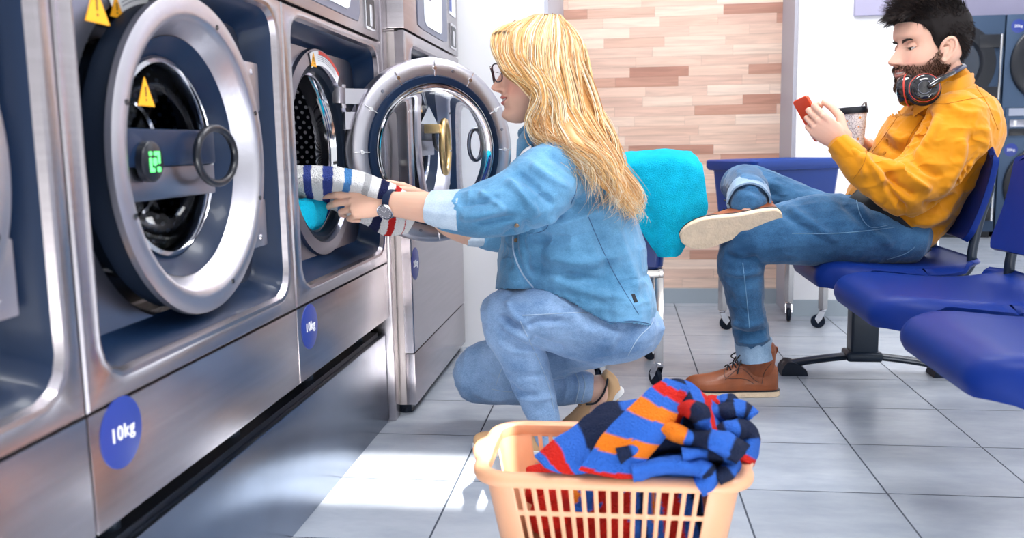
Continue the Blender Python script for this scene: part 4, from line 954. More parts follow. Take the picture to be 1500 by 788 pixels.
wh = strands('hair', crv, HAIRM, wbody, cols, hm); wh['label'] = 'long wavy blonde hair'
# ------------------------------------------------------------------ cloth sheets
def sheet(net, cols, thick=.006, ns=14, colour=None, noise=(.004, 25), seed=2, part=None, name='sheet', mt=None, parent=None, label=None, us=None):
    """net rows of (x, y, Y) picture points at their distance -> smooth cloth; colour(u, v) along rows / across"""
    R_ = [[Vector(aY(*p)) for p in row] for row in net]
    R_ = [catmull(r, ns) for r in R_]; Cc = [catmull([r[i] for r in R_], ns) for i in range(len(R_[0]))]
    nu, nv = len(Cc[0]), len(Cc); co = np.array([[tuple(p) for p in c] for c in Cc])       # nv x nu
    n = np.cross(np.gradient(co, axis=0), np.gradient(co, axis=1)); n /= np.linalg.norm(n, axis=2)[:, :, None]+1e-9
    f = co.reshape(-1, 3); dn = vnoise(f*noise[1], seed)+.5*vnoise(f*noise[1]*2.3, seed+1); co = co+n*(dn.reshape(nv, nu)*noise[0])[:, :, None]
    u = np.linspace(0, 1, nu); v = np.linspace(0, 1, nv); V_, U = np.meshgrid(u, v)
    col = colour(U.ravel(), V_.ravel(), f)
    A = (co+n*thick/2).reshape(-1, 3); B = (co-n*thick/2).reshape(-1, 3); N = nu*nv; F = []
    for j in range(nv-1):
        for i in range(nu-1):
            q = j*nu+i; F.append((q, q+1, q+nu+1, q+nu)); F.append((N+q, N+q+nu, N+q+nu+1, N+q+1))
    edge = [i for i in range(nu)]+[j*nu+nu-1 for j in range(1, nv)]+[(nv-1)*nu+i for i in range(nu-2, -1, -1)]+[j*nu for j in range(nv-2, 0, -1)]
    for k in range(len(edge)): a, b = edge[k], edge[(k+1) % len(edge)]; F.append((b, a, N+a, N+b))
    return np.concatenate([A, B]), F, np.concatenate([col, col])
def cloth_obj(name, sheets, mt, parent=None, label=None):
    V, F, Cc = [], [], []; off = 0
    for v, f, c in sheets: V.append(v); F += [tuple(i+off for i in q) for q in f]; Cc.append(c); off += len(v)
    me = bpy.data.meshes.new(name); me.from_pydata(np.concatenate(V).tolist(), [], F); me.update(); paint(me, np.concatenate(Cc))
    bm = bmesh.new(); bm.from_mesh(me); bmesh.ops.recalc_face_normals(bm, faces=bm.faces); bm.to_mesh(me); bm.free()
    return link(name, me, mt, parent, label, smooth=60)
TERRY = vcol_mat('terry_cloth', 'Col', .95, spec=.1, sheen=.03, bump=1.0, bscale=330)
def bands(t, B, jit=None):
    """B: list of (position, colour) colour changes along t"""
    out = np.zeros((len(t), 3)); 
    for p, c in B: out[t >= p] = c
    return out
WHT, NVY, BLU, GRY, DNV, RED_ = (.93, .93, .94), (.045, .075, .33), (.08, .27, .62), (.50, .50, .52), (.012, .016, .07), (.58, .02, .02)
def striped(U, V, f):
    t = U-.035+.003*vnoise(f*90, 3)
    t = t+.012*np.sin(V*5)
    return bands(t, [(-1, WHT), (.085, NVY), (.14, WHT), (.22, NVY), (.29, WHT), (.37, BLU), (.422, WHT), (.518, GRY), (.571, WHT), (.651, DNV), (.72, WHT), (.775, RED_), (.825, WHT), (.89, RED_), (.897, WHT)])
tw = sheet([
 [(424, 243, 2.10), (455, 244, 2.08), (490, 246, 2.07), (525, 251, 2.06), (556, 262, 2.08), (584, 274, 2.10), (612, 294, 2.12)],
 [(426, 262, 2.04), (457, 263, 2.03), (492, 266, 2.02), (524, 273, 2.035), (552, 284, 2.05), (581, 296, 2.07), (610, 312, 2.08)],
 [(428, 280, 2.06), (458, 281, 2.06), (488, 284, 2.10), (518, 292, 2.125), (549, 303, 2.135), (578, 314, 2.135), (608, 323, 2.12)],
 [(430, 296, 2.12), (458, 296, 2.12), (482, 300, 2.14), (510, 310, 2.16), (541, 320, 2.155), (572, 332, 2.15), (603, 332, 2.14)],
 [(436, 300, 2.2), (462, 300, 2.2), (486, 305, 2.19), (508, 316, 2.18), (535, 328, 2.175), (566, 345, 2.16), (598, 340, 2.15)]], None, .007, 30, striped, (.0022, 40))
tag(cloth_obj('striped_towel', [tw], TERRY), 'white towel with navy, blue, grey and red stripes pulled through the open washer door', 'towel')
CY = (.006, .62, .92)
cyan = lambda U, V, f: np.array(CY)[None]*(1+.10*vnoise(f*60, 5))[:, None]
b = MB()
for i in range(7): limb(b, [(aY(446+i*4, 308+(i % 3)*3, 2.05+.025*i), .04, .026), (aY(452+i*3, 322-(i % 2)*6, 2.06+.025*i), .036, .018)])
limb(b, [(aY(430, 312, 2.06), .035, .040), (aY(446, 314, 2.08), .040, .042), (aY(458, 310, 2.12), .04, .034)])
me = fuse(b, .004, 4); wrinkle(me, [((14, 14, 20), .005), ((40, 40, 50), .002)], 21); paint(me, np.array(CY)[None]*(1+.08*vnoise(getco(me)*60, 5))[:, None])
co = getco(me); co[:, 0] = np.minimum(co[:, 0], -.64); setco(me, co)
tag(link('turquoise_towel', me, TERRY, smooth=180), 'turquoise towel lying inside the drum below the striped towel', 'towel')

# ------------------------------------------------------------------ carts
def cart(name, label, cx, cy, ang, zr=.728, tray=False, fr=.40):
    K = thing(name, label, 'laundry cart', (cx, cy, 0), 'blue tub laundry carts')
    R = Matrix.Translation((cx, cy, 0)) @ Matrix.Rotation(ang, 4, 'Z'); P = lambda x, y, z: R @ Vector((x, y, z))
    def rr(hx, hy, r, z, n=10):
        o = []
        for sx_, sy_, a0 in ((1, 1, 0), (-1, 1, 90), (-1, -1, 180), (1, -1, 270)):
            for k in range(n+1):
                a = math.radians(a0+90*k/n); o.append(P(sx_*(hx-r)+r*math.cos(a), sy_*(hy-r)+r*math.sin(a), z))
        return o
    t = MB(); S = [(.205, .105, fr+.012), (.215, .112, fr+.02), (.238, .132, zr-.05), (.240, .134, zr-.045), (.255, .146, zr-.042), (.262, .152, zr-.03), (.262, .152, zr-.006), (.256, .147, zr), (.245, .138, zr-.004), (.232, .126, zr-.03), (.21, .108, fr+.03), (.20, .10, fr+.024)]
    t.loft([rr(a, b_, .03, z) for a, b_, z in S], cap0=True, cap1=True); t.build('tub', BLUEP, K)
    f = MB(); hx, hy, s = .19, .10, .014
    for y in (-hy, hy): f.box((-hx, y-s, fr-.018), (hx, y+s, fr+.010), bev=.003, M=R)
    for x in (-hx, hx): f.box((x-s, -hy, fr-.017), (x+s, hy, fr+.009), bev=.003, M=R)
    f.build('frame', CHROMEM, K)
    for i, (x, y) in enumerate(((-hx, -hy), (hx, -hy), (hx, hy), (-hx, hy))):
        MB().box((x-s, y-s, .085), (x+s, y+s, fr-.018), bev=.002, M=R).build('leg', CHROMEM, K)
        a = .6+i*1.7+ang; d = Vector((math.cos(a), math.sin(a), 0)); e = Vector((-d.y, d.x, 0)); c = P(x, y, .03)+d*.018
        w = MB()
        w.lathe([(.001, .0), (.014, .0), (.017, .004), (.012, .008), (.001, .008)], P(x, y, .078), n=20)
        for sg in (-1, 1):
            q = [P(x, y, .076)-d*.012, P(x, y, .076)+d*.014, c+d*.012+Vector((0, 0, .012)), c-Vector((0, 0, .008)), c-d*.016+Vector((0, 0, .01))]
            w.prism([v+e*sg*.0125 for v in q], e*sg, .002)
        w.build('caster_fork', CHROME, K)
        MB().lathe([(.001, -.009), (.022, -.009), (.0285, -.007), (.030, -.003), (.030, .003), (.0285, .007), (.022, .009), (.001, .009)], c, e, 32).build('caster_wheel', RUBBER, K, smooth=30)
    if tray:
        t = MB(); t.loft([rr(a, b_, .02, z) for a, b_, z in ((.17, .09, fr+.012), (.185, .102, fr+.03), (.20, .118, fr+.11), (.205, .122, fr+.11), (.19, .106, fr+.02), (.172, .092, fr+.008))], cap0=True); t.build('lower_tray', CHROMEM, K)
    return K
cart('laundry_cart', 'blue tub cart on castors standing in front of the wood panelled wall', .655, 3.80, math.radians(34))
cart('laundry_cart', 'blue tub cart with a turquoise towel over it, behind the crouching woman', .03, 3.045, math.radians(90), zr=.735, fr=.385)
tw = [sheet([
 [(880, 236, 3.12), (915, 228, 3.12), (950, 226, 3.12), (985, 224, 3.11), (1012, 224, 3.10)],
 [(884, 234, 2.96), (915, 226, 2.96), (950, 223, 2.95), (985, 221, 2.94), (1020, 232, 2.93)],
 [(888, 242, 2.81), (915, 234, 2.80), (950, 232, 2.79), (990, 230, 2.785), (1028, 246, 2.80)],
 [(905, 262, 2.78), (925, 262, 2.77), (960, 262, 2.755), (998, 264, 2.755), (1033, 276, 2.78)],
 [(922, 300, 2.775), (942, 302, 2.765), (970, 304, 2.745), (1003, 306, 2.75), (1035, 308, 2.78)],
 [(944, 344, 2.77), (958, 344, 2.76), (981, 344, 2.745), (1003, 346, 2.755), (1018, 338, 2.78)],
 [(966, 374, 2.77), (972, 376, 2.76), (982, 376, 2.75), (988, 374, 2.76), (996, 368, 2.78)]], None, .012, 10, cyan, (.003, 22)),
 sheet([
 [(905, 240, 2.805), (930, 236, 2.80), (955, 236, 2.80)], [(908, 262, 2.80), (932, 262, 2.795), (960, 262, 2.795)], [(926, 300, 2.80), (946, 302, 2.79), (975, 304, 2.79)], [(944, 338, 2.80), (962, 340, 2.79), (990, 342, 2.79)], [(962, 372, 2.80), (976, 377, 2.79), (996, 372, 2.79)]], None, .008, 10, cyan, (.003, 22), seed=9)]
tag(cloth_obj('turquoise_towel', tw, TERRY), 'turquoise towel draped over the edge of the blue cart behind the woman', 'towel')

# ------------------------------------------------------------------ laundry basket
PEACH = mat('peach_plastic', (.76, .39, .22), .38, spec=.5, sss=.05, coat=.15)
def basket():
    K = thing('laundry_basket', 'peach plastic laundry basket with slotted sides on the floor, full of striped laundry', 'laundry basket', (-.015, 1.47, 0))
    cx, cy = -.013, 1.482; H = .262; NP = 310
    def per(hx, hy, r):
        seg = [(hx-r, -hy, -(hx-r), -hy)]
        pts = []; Ls = [2*(hx-r), PI/2*r, 2*(hy-r), PI/2*r]*2; tot = sum(Ls)
        for k in range(NP):
            d = tot*k/NP; i = 0
            while d > Ls[i]: d -= Ls[i]; i += 1
            if i == 0: p = (-(hx-r)+d, -hy)
            elif i == 1: a = -PI/2+d/r; p = (hx-r+r*math.cos(a), -(hy-r)+r*math.sin(a))
            elif i == 2: p = (hx, -(hy-r)+d)
            elif i == 3: a = d/r; p = (hx-r+r*math.cos(a), hy-r+r*math.sin(a))
            elif i == 4: p = (hx-r-d, hy)
            elif i == 5: a = PI/2+d/r; p = (-(hx-r)+r*math.cos(a), hy-r+r*math.sin(a))
            elif i == 6: p = (-hx, hy-r-d)
            else: a = PI+d/r; p = (-(hx-r)+r*math.cos(a), -(hy-r)+r*math.sin(a))
            pts.append(p)
        return pts
    zs = [0.0, .012, .03, .060, .090, .097, .100, .139, .142, .151, .154, .193, .196, .205, .208, .245, .248, .254, .262]
    rows = []
    for z in zs:
        t = z/H; rows.append([(cx+x, cy+y, z) for x, y in per(.165+.045*t, .092+.036*t, .045)])
    hx0 = .21; V, F = [], []
    for r in rows: V += r
    # slots: columns of two cells open, one cell bar along the straight runs
    def isslot(k, j):
        z0, z1 = zs[j], zs[j+1]; zm = (z0+z1)/2
        if not (.097 < zm < .142 or .151 < zm < .196 or .205 < zm < .248): return False
        x, y = (rows[8][k][0]+rows[8][(k+1) % NP][0])/2-cx, (rows[8][k][1]+rows[8][(k+1) % NP][1])/2-cy
        if abs(y) > .085 and abs(x) < .142: pass
        elif abs(x) > .16 and abs(y) < .07 and zm < .20: pass
        else: return False
        edge = (j in (4, 6-1+1-1, 9) or z1 in (.064,) or z0 in (.125,))
        end = min(z0, z1) in (.097, .151, .205) or max(z0, z1) in (.142, .196, .248)
        return k % 5 in (0, 1, 2)
    for j in range(len(zs)-1):
        for k in range(NP):
            if isslot(k, j): continue
            x, y, z = rows[j][k]
            if x < cx-.14 and abs(y-cy) < .055 and zs[j] >= .204 and zs[j+1] <= .249: continue       # hand hole
            if x > cx+.14 and abs(y-cy) < .055 and zs[j] >= .204 and zs[j+1] <= .249: continue
            F.append((j*NP+k, j*NP+(k+1) % NP, (j+1)*NP+(k+1) % NP, (j+1)*NP+k))
    me = bpy.data.meshes.new('wall'); me.from_pydata(V, [], F); me.update()
    bm = bmesh.new(); bm.from_mesh(me)
    bmesh.ops.delete(bm, geom=[v for v in bm.verts if not v.link_faces], context='VERTS')
    bmesh.ops.recalc_face_normals(bm, faces=bm.faces)
    bm.to_mesh(me); bm.free()
    w = link('slotted_wall', me, PEACH, K, smooth=50)
    m = w.modifiers.new('t', 'SOLIDIFY'); m.thickness = .0034; m.offset = 0; m = w.modifiers.new('b', 'BEVEL'); m.width = .0008; m.segments = 1; m.limit_method = 'ANGLE'
    r = MB(); prof = [(0, .250), (.006, .2525), (.020, .2535), (.0225, .258), (.0225, .266), (.017, .273), (.004, .275), (-.003, .270), (-.003, .255), (0, .250)]
    loops = []
    base = per(.2085, .1265, .047)
    for k in range(NP):
        x, y = base[k]; a, b_ = base[k-1], base[(k+1) % NP]; t = Vector((b_[0]-a[0], b_[1]-a[1], 0)).normalized(); nn = Vector((t.y, -t.x, 0))
        dip = 0; lift = 0
        if abs(y) < .065 and abs(x) > .15: q = math.cos(y/.065*PI/2)**2; dip = .014*q; lift = .004*q
        loops.append([Vector((cx+x, cy+y, 0))+nn*(d+dip*(d > .001))+Vector((0, 0, z+lift)) for d, z in prof[:-1]])
    loops.append(loops[0]); r.loft(loops); r.build('rim', PEACH, K, smooth=50)
    MB().prism([Vector((x, y, .003)) for x, y, z in rows[0]], (0, 0, 1), .004).build('base', PEACH, K)
basket()
BB, OO, NN, RR = (.035, .15, .62), (.90, .22, .015), (.010, .018, .055), (.66, .02, .012)
def stripes(*B):
    return lambda U, V, f: bands(U+.008*vnoise(f*70, 8)+.01*np.sin(V*6), [(-9, B[0])]+list(B[1:]))
S = []
# left wing: tip at far left, running up to the right
S.append(sheet([
 [(783, 668, 1.36), (810, 648, 1.38), (845, 625, 1.42), (885, 592, 1.47), (935, 588, 1.50)],
 [(792, 676, 1.345), (822, 662, 1.36), (855, 645, 1.38), (895, 622, 1.40), (945, 605, 1.42)],
 [(802, 686, 1.335), (830, 684, 1.34), (862, 675, 1.345), (905, 655, 1.35), (950, 640, 1.36)],
 [(815, 692, 1.34), (840, 694, 1.34), (870, 692, 1.335), (910, 690, 1.335), (950, 690, 1.34)]], None, .007, 12, stripes(BB, (.10, RR), (.27, BB), (.52, NN), (.86, BB)), (.003, 30), 4))
# front wing with orange bands, from the rim up to the peak
S.append(sheet([
 [(848, 688, 1.325), (868, 660, 1.33), (892, 628, 1.35), (925, 596, 1.37), (955, 568, 1.40), (975, 557, 1.43)],
 [(875, 695, 1.32), (893, 665, 1.322), (918, 636, 1.335), (945, 606, 1.355), (968, 578, 1.39), (985, 560, 1.42)],
 [(905, 700, 1.318), (922, 672, 1.32), (945, 644, 1.33), (968, 616, 1.345), (982, 588, 1.38), (996, 564, 1.42)],
 [(926, 700, 1.32), (945, 675, 1.325), (968, 648, 1.34), (985, 622, 1.355), (996, 594, 1.39), (1008, 570, 1.43)]], None, .008, 12, stripes(RR, (.06, BB), (.22, OO), (.37, BB), (.56, OO), (.70, BB), (.80, RR), (.91, BB)), (.003, 28), 5))
# ridge running down to the right from the peak
S.append(sheet([
 [(968, 562, 1.44), (990, 556, 1.45), (1012, 566, 1.46), (1040, 588, 1.48), (1062, 604, 1.50)],
 [(985, 572, 1.42), (1002, 572, 1.42), (1022, 586, 1.43), (1044, 606, 1.45), (1064, 622, 1.47)],
 [(990, 600, 1.40), (1008, 600, 1.40), (1028, 610, 1.40), (1048, 628, 1.42), (1068, 642, 1.44)],
 [(985, 630, 1.39), (1005, 632, 1.385), (1028, 638, 1.38), (1052, 650, 1.39), (1075, 660, 1.41)]], None, .008, 12, stripes(BB, (.16, NN), (.38, BB), (.60, RR), (.74, BB), (.86, NN)), (.005, 28), 6))
# loops and rolls on the right
def roll(pts, w, cols_, seed, Yv, amp=.02, depth=.07):
    P = catmull([(x, y, 0) for x, y in pts], 3); net = []
    for j in range(7):
        a = PI*j/6; row = []
        for i, p in enumerate(P):
            q = P[min(i+1, len(P)-1)]-P[max(i-1, 0)]; nrm = Vector((-q.y, q.x, 0)).normalized()
            row.append((p.x-nrm.x*math.cos(a)*w*(1+.15*math.sin(i*1.3+seed)), p.y-nrm.y*math.cos(a)*w, Yv+depth-depth*math.sin(a)+amp*math.sin(i*.7+seed)))
        net.append(row)
    return sheet(net, None, .007, 4, stripes(*cols_), (.004, 35), seed)
S.append(roll([(905, 668), (955, 652), (1010, 646), (1055, 650), (1085, 668)], 17, (NN, (.12, BB), (.2, NN), (.66, BB), (.85, NN)), 11, 1.33))
S.append(roll([(925, 690), (975, 682), (1022, 684), (1040, 700), (1022, 712)], 13, (BB, (.35, BB), (.62, NN), (.70, BB)), 12, 1.305, .006))
S.append(roll([(985, 618), (1000, 600), (1022, 604), (1028, 628), (1015, 650)], 13, (RR, (.42, NN), (.62, BB), (.8, RR)), 13, 1.36))
S.append(roll([(958, 628), (982, 632), (1008, 642), (1030, 650)], 12, (OO, (.6, BB), (.75, NN)), 14, 1.335, .004))
S.append(roll([(1030, 618), (1060, 606), (1088, 602), (1100, 612)], 13, (BB, (.3, NN), (.52, BB), (.68, NN), (.8, BB)), 15, 1.46))
S.append(roll([(1050, 640), (1080, 630), (1098, 640), (1086, 676)], 14, (NN, (.18, BB), (.35, NN), (.7, BB), (.9, RR)), 16, 1.42))
S.append(roll([(1000, 668), (1040, 664), (1072, 682), (1050, 700)], 13, (BB, (.3, NN), (.5, BB), (.8, NN)), 17, 1.33))
S.append(roll([(1035, 590), (1052, 592), (1068, 590), (1080, 606)], 9, (RR, (.3, BB), (.6, NN)), 18, 1.50))
S.append(roll([(870, 640), (930, 618), (980, 606), (1040, 630), (1075, 660)], 30, (NN, (.3, BB), (.6, RR), (.75, BB)), 19, 1.53, .01, .06))
tag(cloth_obj('striped_beach_towel', S, TERRY), 'crumpled blue towel with orange, red and navy stripes heaped on the peach basket', 'towel')
b = MB(); rr_ = random.Random(3)
for i in range(26):
    x, y, z = rr_.uniform(-.13, .11), rr_.uniform(1.42, 1.54), rr_.uniform(.05, .20)
    a = rr_.uniform(0, 6.28); d = Vector((math.cos(a), math.sin(a)*.4, rr_.uniform(-.3, .3)))*.05
    limb(b, [(Vector((x, y, z))-d, .032, .028), (Vector((x, y, z)), .042, .034), (Vector((x, y, z))+d, .034, .026)])
me = fuse(b, .005, 3); co = getco(me); co[:, 0] = np.clip(co[:, 0], -.165, .14); co[:, 1] = np.clip(co[:, 1], 1.392, 1.572); co[:, 2] = np.clip(co[:, 2], .012, .262); setco(me, co)
wrinkle(me, [((20, 20, 20), .004)], 31); co = getco(me)
t = (co[:, 0]*3.2+co[:, 2]*1.5+.35*vnoise(co*9, 3)); 
kc = bands((t*2.1) % 1.0, [(-1, RR), (.36, BB), (.52, NN), (.66, BB), (.78, OO), (.86, BB)]); kc[co[:, 0] < -.075+.02*vnoise(co*20, 1)] = RR
paint(me, kc); tag(link('red_striped_laundry', me, TERRY, smooth=180), 'red and blue laundry seen through the slots of the peach basket', 'laundry')

# ------------------------------------------------------------------ bench of three seats
BN = thing('waiting_bench', 'row of three dark blue plastic seats joined on one black metal beam', 'bench', (.82, 2.3, 0))
def seat(y0, y1):
    n = 26; m_ = 20; L = []
    prof = [(.600, .372), (.592, .390), (.597, .410), (.615, .425), (.65, .431), (.71, .427), (.80, .420), (.90, .418), (.98, .423), (1.03, .434), (1.045, .444)]
    P = catmull([Vector((x, 0, z)) for x, z in prof], 4); rows = []
    for i in range(n+1):
        v = i/n; e = abs(2*v-1); y = y0+(y1-y0)*v; row = []
        for p in P:
            u = (p.x-.592)/(1.045-.592); cut = .055*max(0, (e-.72)/.28)**2
            x = p.x+(cut*(1-u)*1.6 if u < .6 else -cut*.9*(u-.6)*2); yy = y
            rim = .003*max(0, (e-.8)/.2)**2*(1 if u > .12 else 0)
            row.append(Vector((x, yy, p.z+rim-.018*max(0, (e-.88)/.12)**1.5*(u < .95))))
        rows.append(row)
    mb = MB(); mb.loft(rows, closed=False); s = mb.build('seat', SEATB, BN, smooth=60)
    q = s.modifiers.new('t', 'SOLIDIFY'); q.thickness = .012; q.offset = -1
    q = s.modifiers.new('b', 'BEVEL'); q.width = .004; q.segments = 3; q.limit_method = 'ANGLE'
    # backrest: curved slab with rounded corners leaning back
    rows = []; yc, hw = (y0+y1)/2, (y1-y0)/2-.005
    for i in range(25):
        u = i/24; z = .505+.275*u; x = 1.012+.065*u+.012*math.sin(PI*u); w = hw*(1-(max(0, (u-.78)/.22)**2.4)*.22)*(1-.06*(1-u))*(1-.10*max(0, (.12-u)/.12)**2)
        rows.append([Vector((x-.018*(1-(2*j/20-1)**2)*0+.020*(2*j/20-1)**2*-1, yc+w*(2*j/20-1), z-(.025*max(0, abs(2*j/20-1)-.75)/.25 if u > .9 else 0))) for j in range(21)])
    mb = MB(); mb.loft(rows, closed=False); bk = mb.build('backrest', SEATB, BN, smooth=60)
    q = bk.modifiers.new('t', 'SOLIDIFY'); q.thickness = .016; q.offset = 0
    q = bk.modifiers.new('b', 'BEVEL'); q.width = .006; q.segments = 3; q.limit_method = 'ANGLE'
    for y in (y0+.07, y1-.07):
        MB().tube(catmull([(.66, y, .385), (.80, y, .383), (.93, y, .385), (.99, y, .395), (1.022, y, .43), (1.026, y, .48), (1.04, y, .56), (1.065, y, .66)], 6), [(.010, .014)]*43, 12, up=(0, 1, 0), round_cap=True).build('support_arm', BLACKM, BN)
    MB().box((.78, yc-.06, .335), (.90, yc+.06, .386), bev=.006).build('seat_bracket', BLACKM, BN)
for y0, y1 in ((1.46, 1.925), (2.035, 2.50), (2.61, 3.075)): seat(y0, y1)
MB().box((.79, 1.30, .27), (.87, 3.12, .335), bev=.006).build('beam', BLACKM, BN)
for y in (3.06,):
    l = MB().box((.785, y-.035, .06), (.875, y+.035, .30), bev=.010, seg=3).build('leg_post', BLACKM, BN)
    MB().box((.77, y-.045, .05), (.89, y+.045, .085), bev=.014, seg=3).build('leg_collar', BLACKM, BN)
    P = catmull([(.575, y, .030), (.66, y, .046), (.76, y, .060), (.83, y, .064), (.90, y, .060), (1.02, y, .044), (1.12, y, .022)], 6)
    MB().tube(P, [(.030, .012)]*len(P), 16, up=(0, 1, 0), round_cap=True).build('foot_bar', BLACKM, BN)
    for x, s in ((.60, 1), (1.10, -1)):
        MB().loft([[Vector((x-s*(.045-a), y-.045+a*.4, z)), Vector((x+s*(.045-a*2.4), y-.042+a*.4, z)), Vector((x+s*(.045-a*2.4), y+.042-a*.4, z)), Vector((x-s*(.045-a), y+.045-a*.4, z))] for z, a in ((.0, 0), (.018, .002), (.034, .010), (.046, .022))], cap0=True, cap1=True).build('foot_pad', RUBBER, BN, smooth=50)
# ------------------------------------------------------------------ the man on the far seat
MY = 2.85
MN = thing('person', 'seated bearded man in mustard shirt and dark jeans with legs crossed, looking at a phone', 'person', (.92, MY, 0))
HM = place_head((1300.5, 91), 2.82, math.radians(13), math.radians(3.5), 1.13)
hp = lambda x, y, z: HM @ Vector((x, y, z))
HR = HM.to_3x3().normalized()
nthigh = [st((1318, 304), (1322, 388), 2.77, .095), st((1272, 292), (1272, 390), 2.755, .105), st((1210, 284), (1206, 389), 2.74, .102), st((1152, 296), (1152, 388), 2.73, .090), st((1108, 318), (1110, 388), 2.725, .078), st((1083, 335), (1088, 384), 2.725, .066)]
nshin = [st((1062, 345), (1118, 352), 2.725, .064), st((1051, 379), (1120, 385), 2.73, .066), st((1056, 402), (1119, 410), 2.74, .064), st((1063, 430), (1119, 437), 2.75, .060), st((1070, 462), (1122, 466), 2.765, .057), st((1075, 490), (1127, 490), 2.78, .056), st((1079, 512), (1130, 510), 2.79, .055)]
fthigh = [st((1285, 300), (1285, 380), 2.93, .09), st((1215, 286), (1210, 362), 3.00, .088), st((1155, 262), (1142, 335), 3.07, .08), st((1108, 243), (1098, 308), 3.11, .07), st((1084, 243), (1080, 298), 3.12, .062)]
fshin = [(aY(1086, 271, 3.10), .066, .062), (aY(1092, 272, 2.98), .068, .065), (aY(1095, 277, 2.88), .064, .062), (aY(1096, 284, 2.80), .060, .058), (aY(1097, 294, 2.735), .060, .058)]
mt = [st((1242, 300), (1345, 384), 2.86, .165), st((1246, 276), (1360, 358), 2.86, .17), st((1258, 256), (1390, 325), 2.86, .175), st((1272, 232), (1416, 280), 2.86, .175), st((1284, 210), (1440, 245), 2.86, .18), st((1300, 186), (1463, 208), 2.87, .195), st((1316, 168), (1460, 172), 2.87, .205), st((1334, 150), (1440, 140), 2.87, .165), st((1350, 138), (1422, 118), 2.87, .085)]
nup = [st((1368, 146), (1440, 186), 2.69, .062), st((1352, 180), (1432, 232), 2.66, .070), st((1328, 216), (1394, 276), 2.625, .066), st((1300, 250), (1356, 306), 2.60, .060), st((1296, 262), (1340, 306), 2.60, .055)]
nfo = [st((1345, 250), (1330, 311), 2.60, .058), st((1300, 233), (1284, 294), 2.605, .056), st((1270, 221), (1250, 268), 2.62, .049), st((1243, 201), (1222, 232), 2.645, .040)]
fup = [st((1370, 150), (1430, 190), 3.04, .065), st((1340, 210), (1390, 250), 3.08, .06), st((1312, 262), (1350, 296), 3.08, .055)]
ffo = [st((1330, 255), (1320, 296), 3.07, .052), st((1295, 222), (1280, 256), 2.99, .046), st((1276, 205), (1262, 232), 2.93, .038)]
b = MB(); head_shape(b, HM, True)
limb(b, [(hp(-.022, 0, -.03), .056, .058), (hp(-.034, 0, -.085), .060, .060), (hp(-.050, 0, -.14), .064, .066), (aY(1392, 160, MY), .07, .05)], up=(0, 1, 0))
for S, k in ((nthigh, .84), (nshin, .80), (fthigh, .84), (mt[1:-2], .66), (nup, .50), (nfo, .50), (fup, .68), (ffo, .66)): limb(b, scl(S, k))
limb(b, scl(fshin, .8), up=(0, 0, 1))
limb(b, [(aY(1108, 508, 2.79), .034, .034), (aY(1112, 530, 2.79), .032, .034), (aY(1100, 556, 2.79), .036, .035), (aY(1050, 563, 2.79), .034, .022)])
limb(b, [(aY(1097, 288, 2.78), .045, .045), (aY(1098, 302, 2.73), .045, .040), (aY(1090, 325, 2.70), .035, .03), (aY(1040, 335, 2.70), .03, .025)], up=(0, 0, 1))
wn = aY(1236, 210, 2.655)
limb(b, [(aY(1300, 268, 2.615), .024, .024), (aY(1258, 232, 2.635), .028, .028), (wn, .023, .028)])
hand(b, wn, (-.80, .03, .60), (-.30, -.93, -.28), (.42, -.1, .9), ((30, 72, 35, 4), (38, 76, 38, 0), (46, 78, 40, -3), (54, 80, 40, -6)), ((.70, .48, -.45), (.92, .05, -.55), (.9, -.15, -.55)), 1.08)
wf = aY(1270, 214, 2.92)
limb(b, [(aY(1306, 252, 2.99), .030, .032), (aY(1288, 238, 2.95), .027, .029), (wf, .023, .027)])
hand(b, wf, (-.55, -.55, .35), (.72, .35, .35), (.1, -.3, .95), ((50, 45, 30, 4), (50, 48, 30, 0), (50, 50, 30, -3), (50, 50, 30, -6)), ((.35, .9, -.2), (.35, .95, -.25), (.2, 1, -.35)), 1.0)
me = fuse(b, .0021, 3, .5)
co = getco(me); HI = np.array(HM.inverted()); lc = co@HI[:3, :3].T+HI[:3, 3]
col, inh, mixc = headcol(lc, (.80, .47, .35), (.55, .20, .17), (.82, .36, .28), True)
x, y, z = lc.T
bd = (x > .0)*(z < -.03)*(z > -.125)*np.clip((-.036-z+.35*np.maximum(0, .055-x))/.012, 0, 1)
bd = bd*(np.abs(y) < .075); bd = np.maximum(bd, (np.abs(y) < .034)*(x > .075)*np.exp(-((z+.0485)/.006)**2))
lipm = (np.abs(y) < .025)*(np.abs(z+.060) < .010)*(x > .08)
mixc(.75*bd*(1-lipm), (.14, .06, .038))
paint(me, col)
mbody = link('body', me, SKIN, MN, smooth=180)
MB().tube([hp(.086-.0045*(a/.016)**2, a, -.0595+.004*(a/.022)**2) for a in np.linspace(-.024, .024, 17)], [(.0050, .007)]*17, 8, up=(HR @ Vector((0, 0, 1)))).build('teeth', TEETH, mbody)
for sy in (1, -1):
    e = hp(.0655, sy*.031, .0055); f = (HR @ Vector((1, sy*.1, -.55))).normalized(); r = .0140; eyelid(mbody, e, HR @ Vector((0, 0, 1)), HR @ Vector((1, 0, 0)), .0162, 1.62, .10, LID)
    ey = MB().lathe([(r*math.sin(t), r*math.cos(t)) for t in np.linspace(.001, PI-.001, 18)], e, f, 24).build('eye', EYEW, mbody, smooth=180)
    MB().lathe([(.001, r+.0005), (.0062, r-.0008)], e, f, 20).build('iris', IRIS, ey, smooth=180)
hr = random.Random(11)
def hair_set(fn, n, r0, r1, cols_):
    crv, cc = [], []
    while len(crv) < n:
        q = fn()
        if q is None: continue
        crv.append(([tuple(p) for p in q], r0*hr.uniform(.8, 1.2), r1)); c = hr.choice(cols_); k = hr.uniform(.7, 1.25); cc.append([min(1, v*k) for v in c])
    return crv, cc
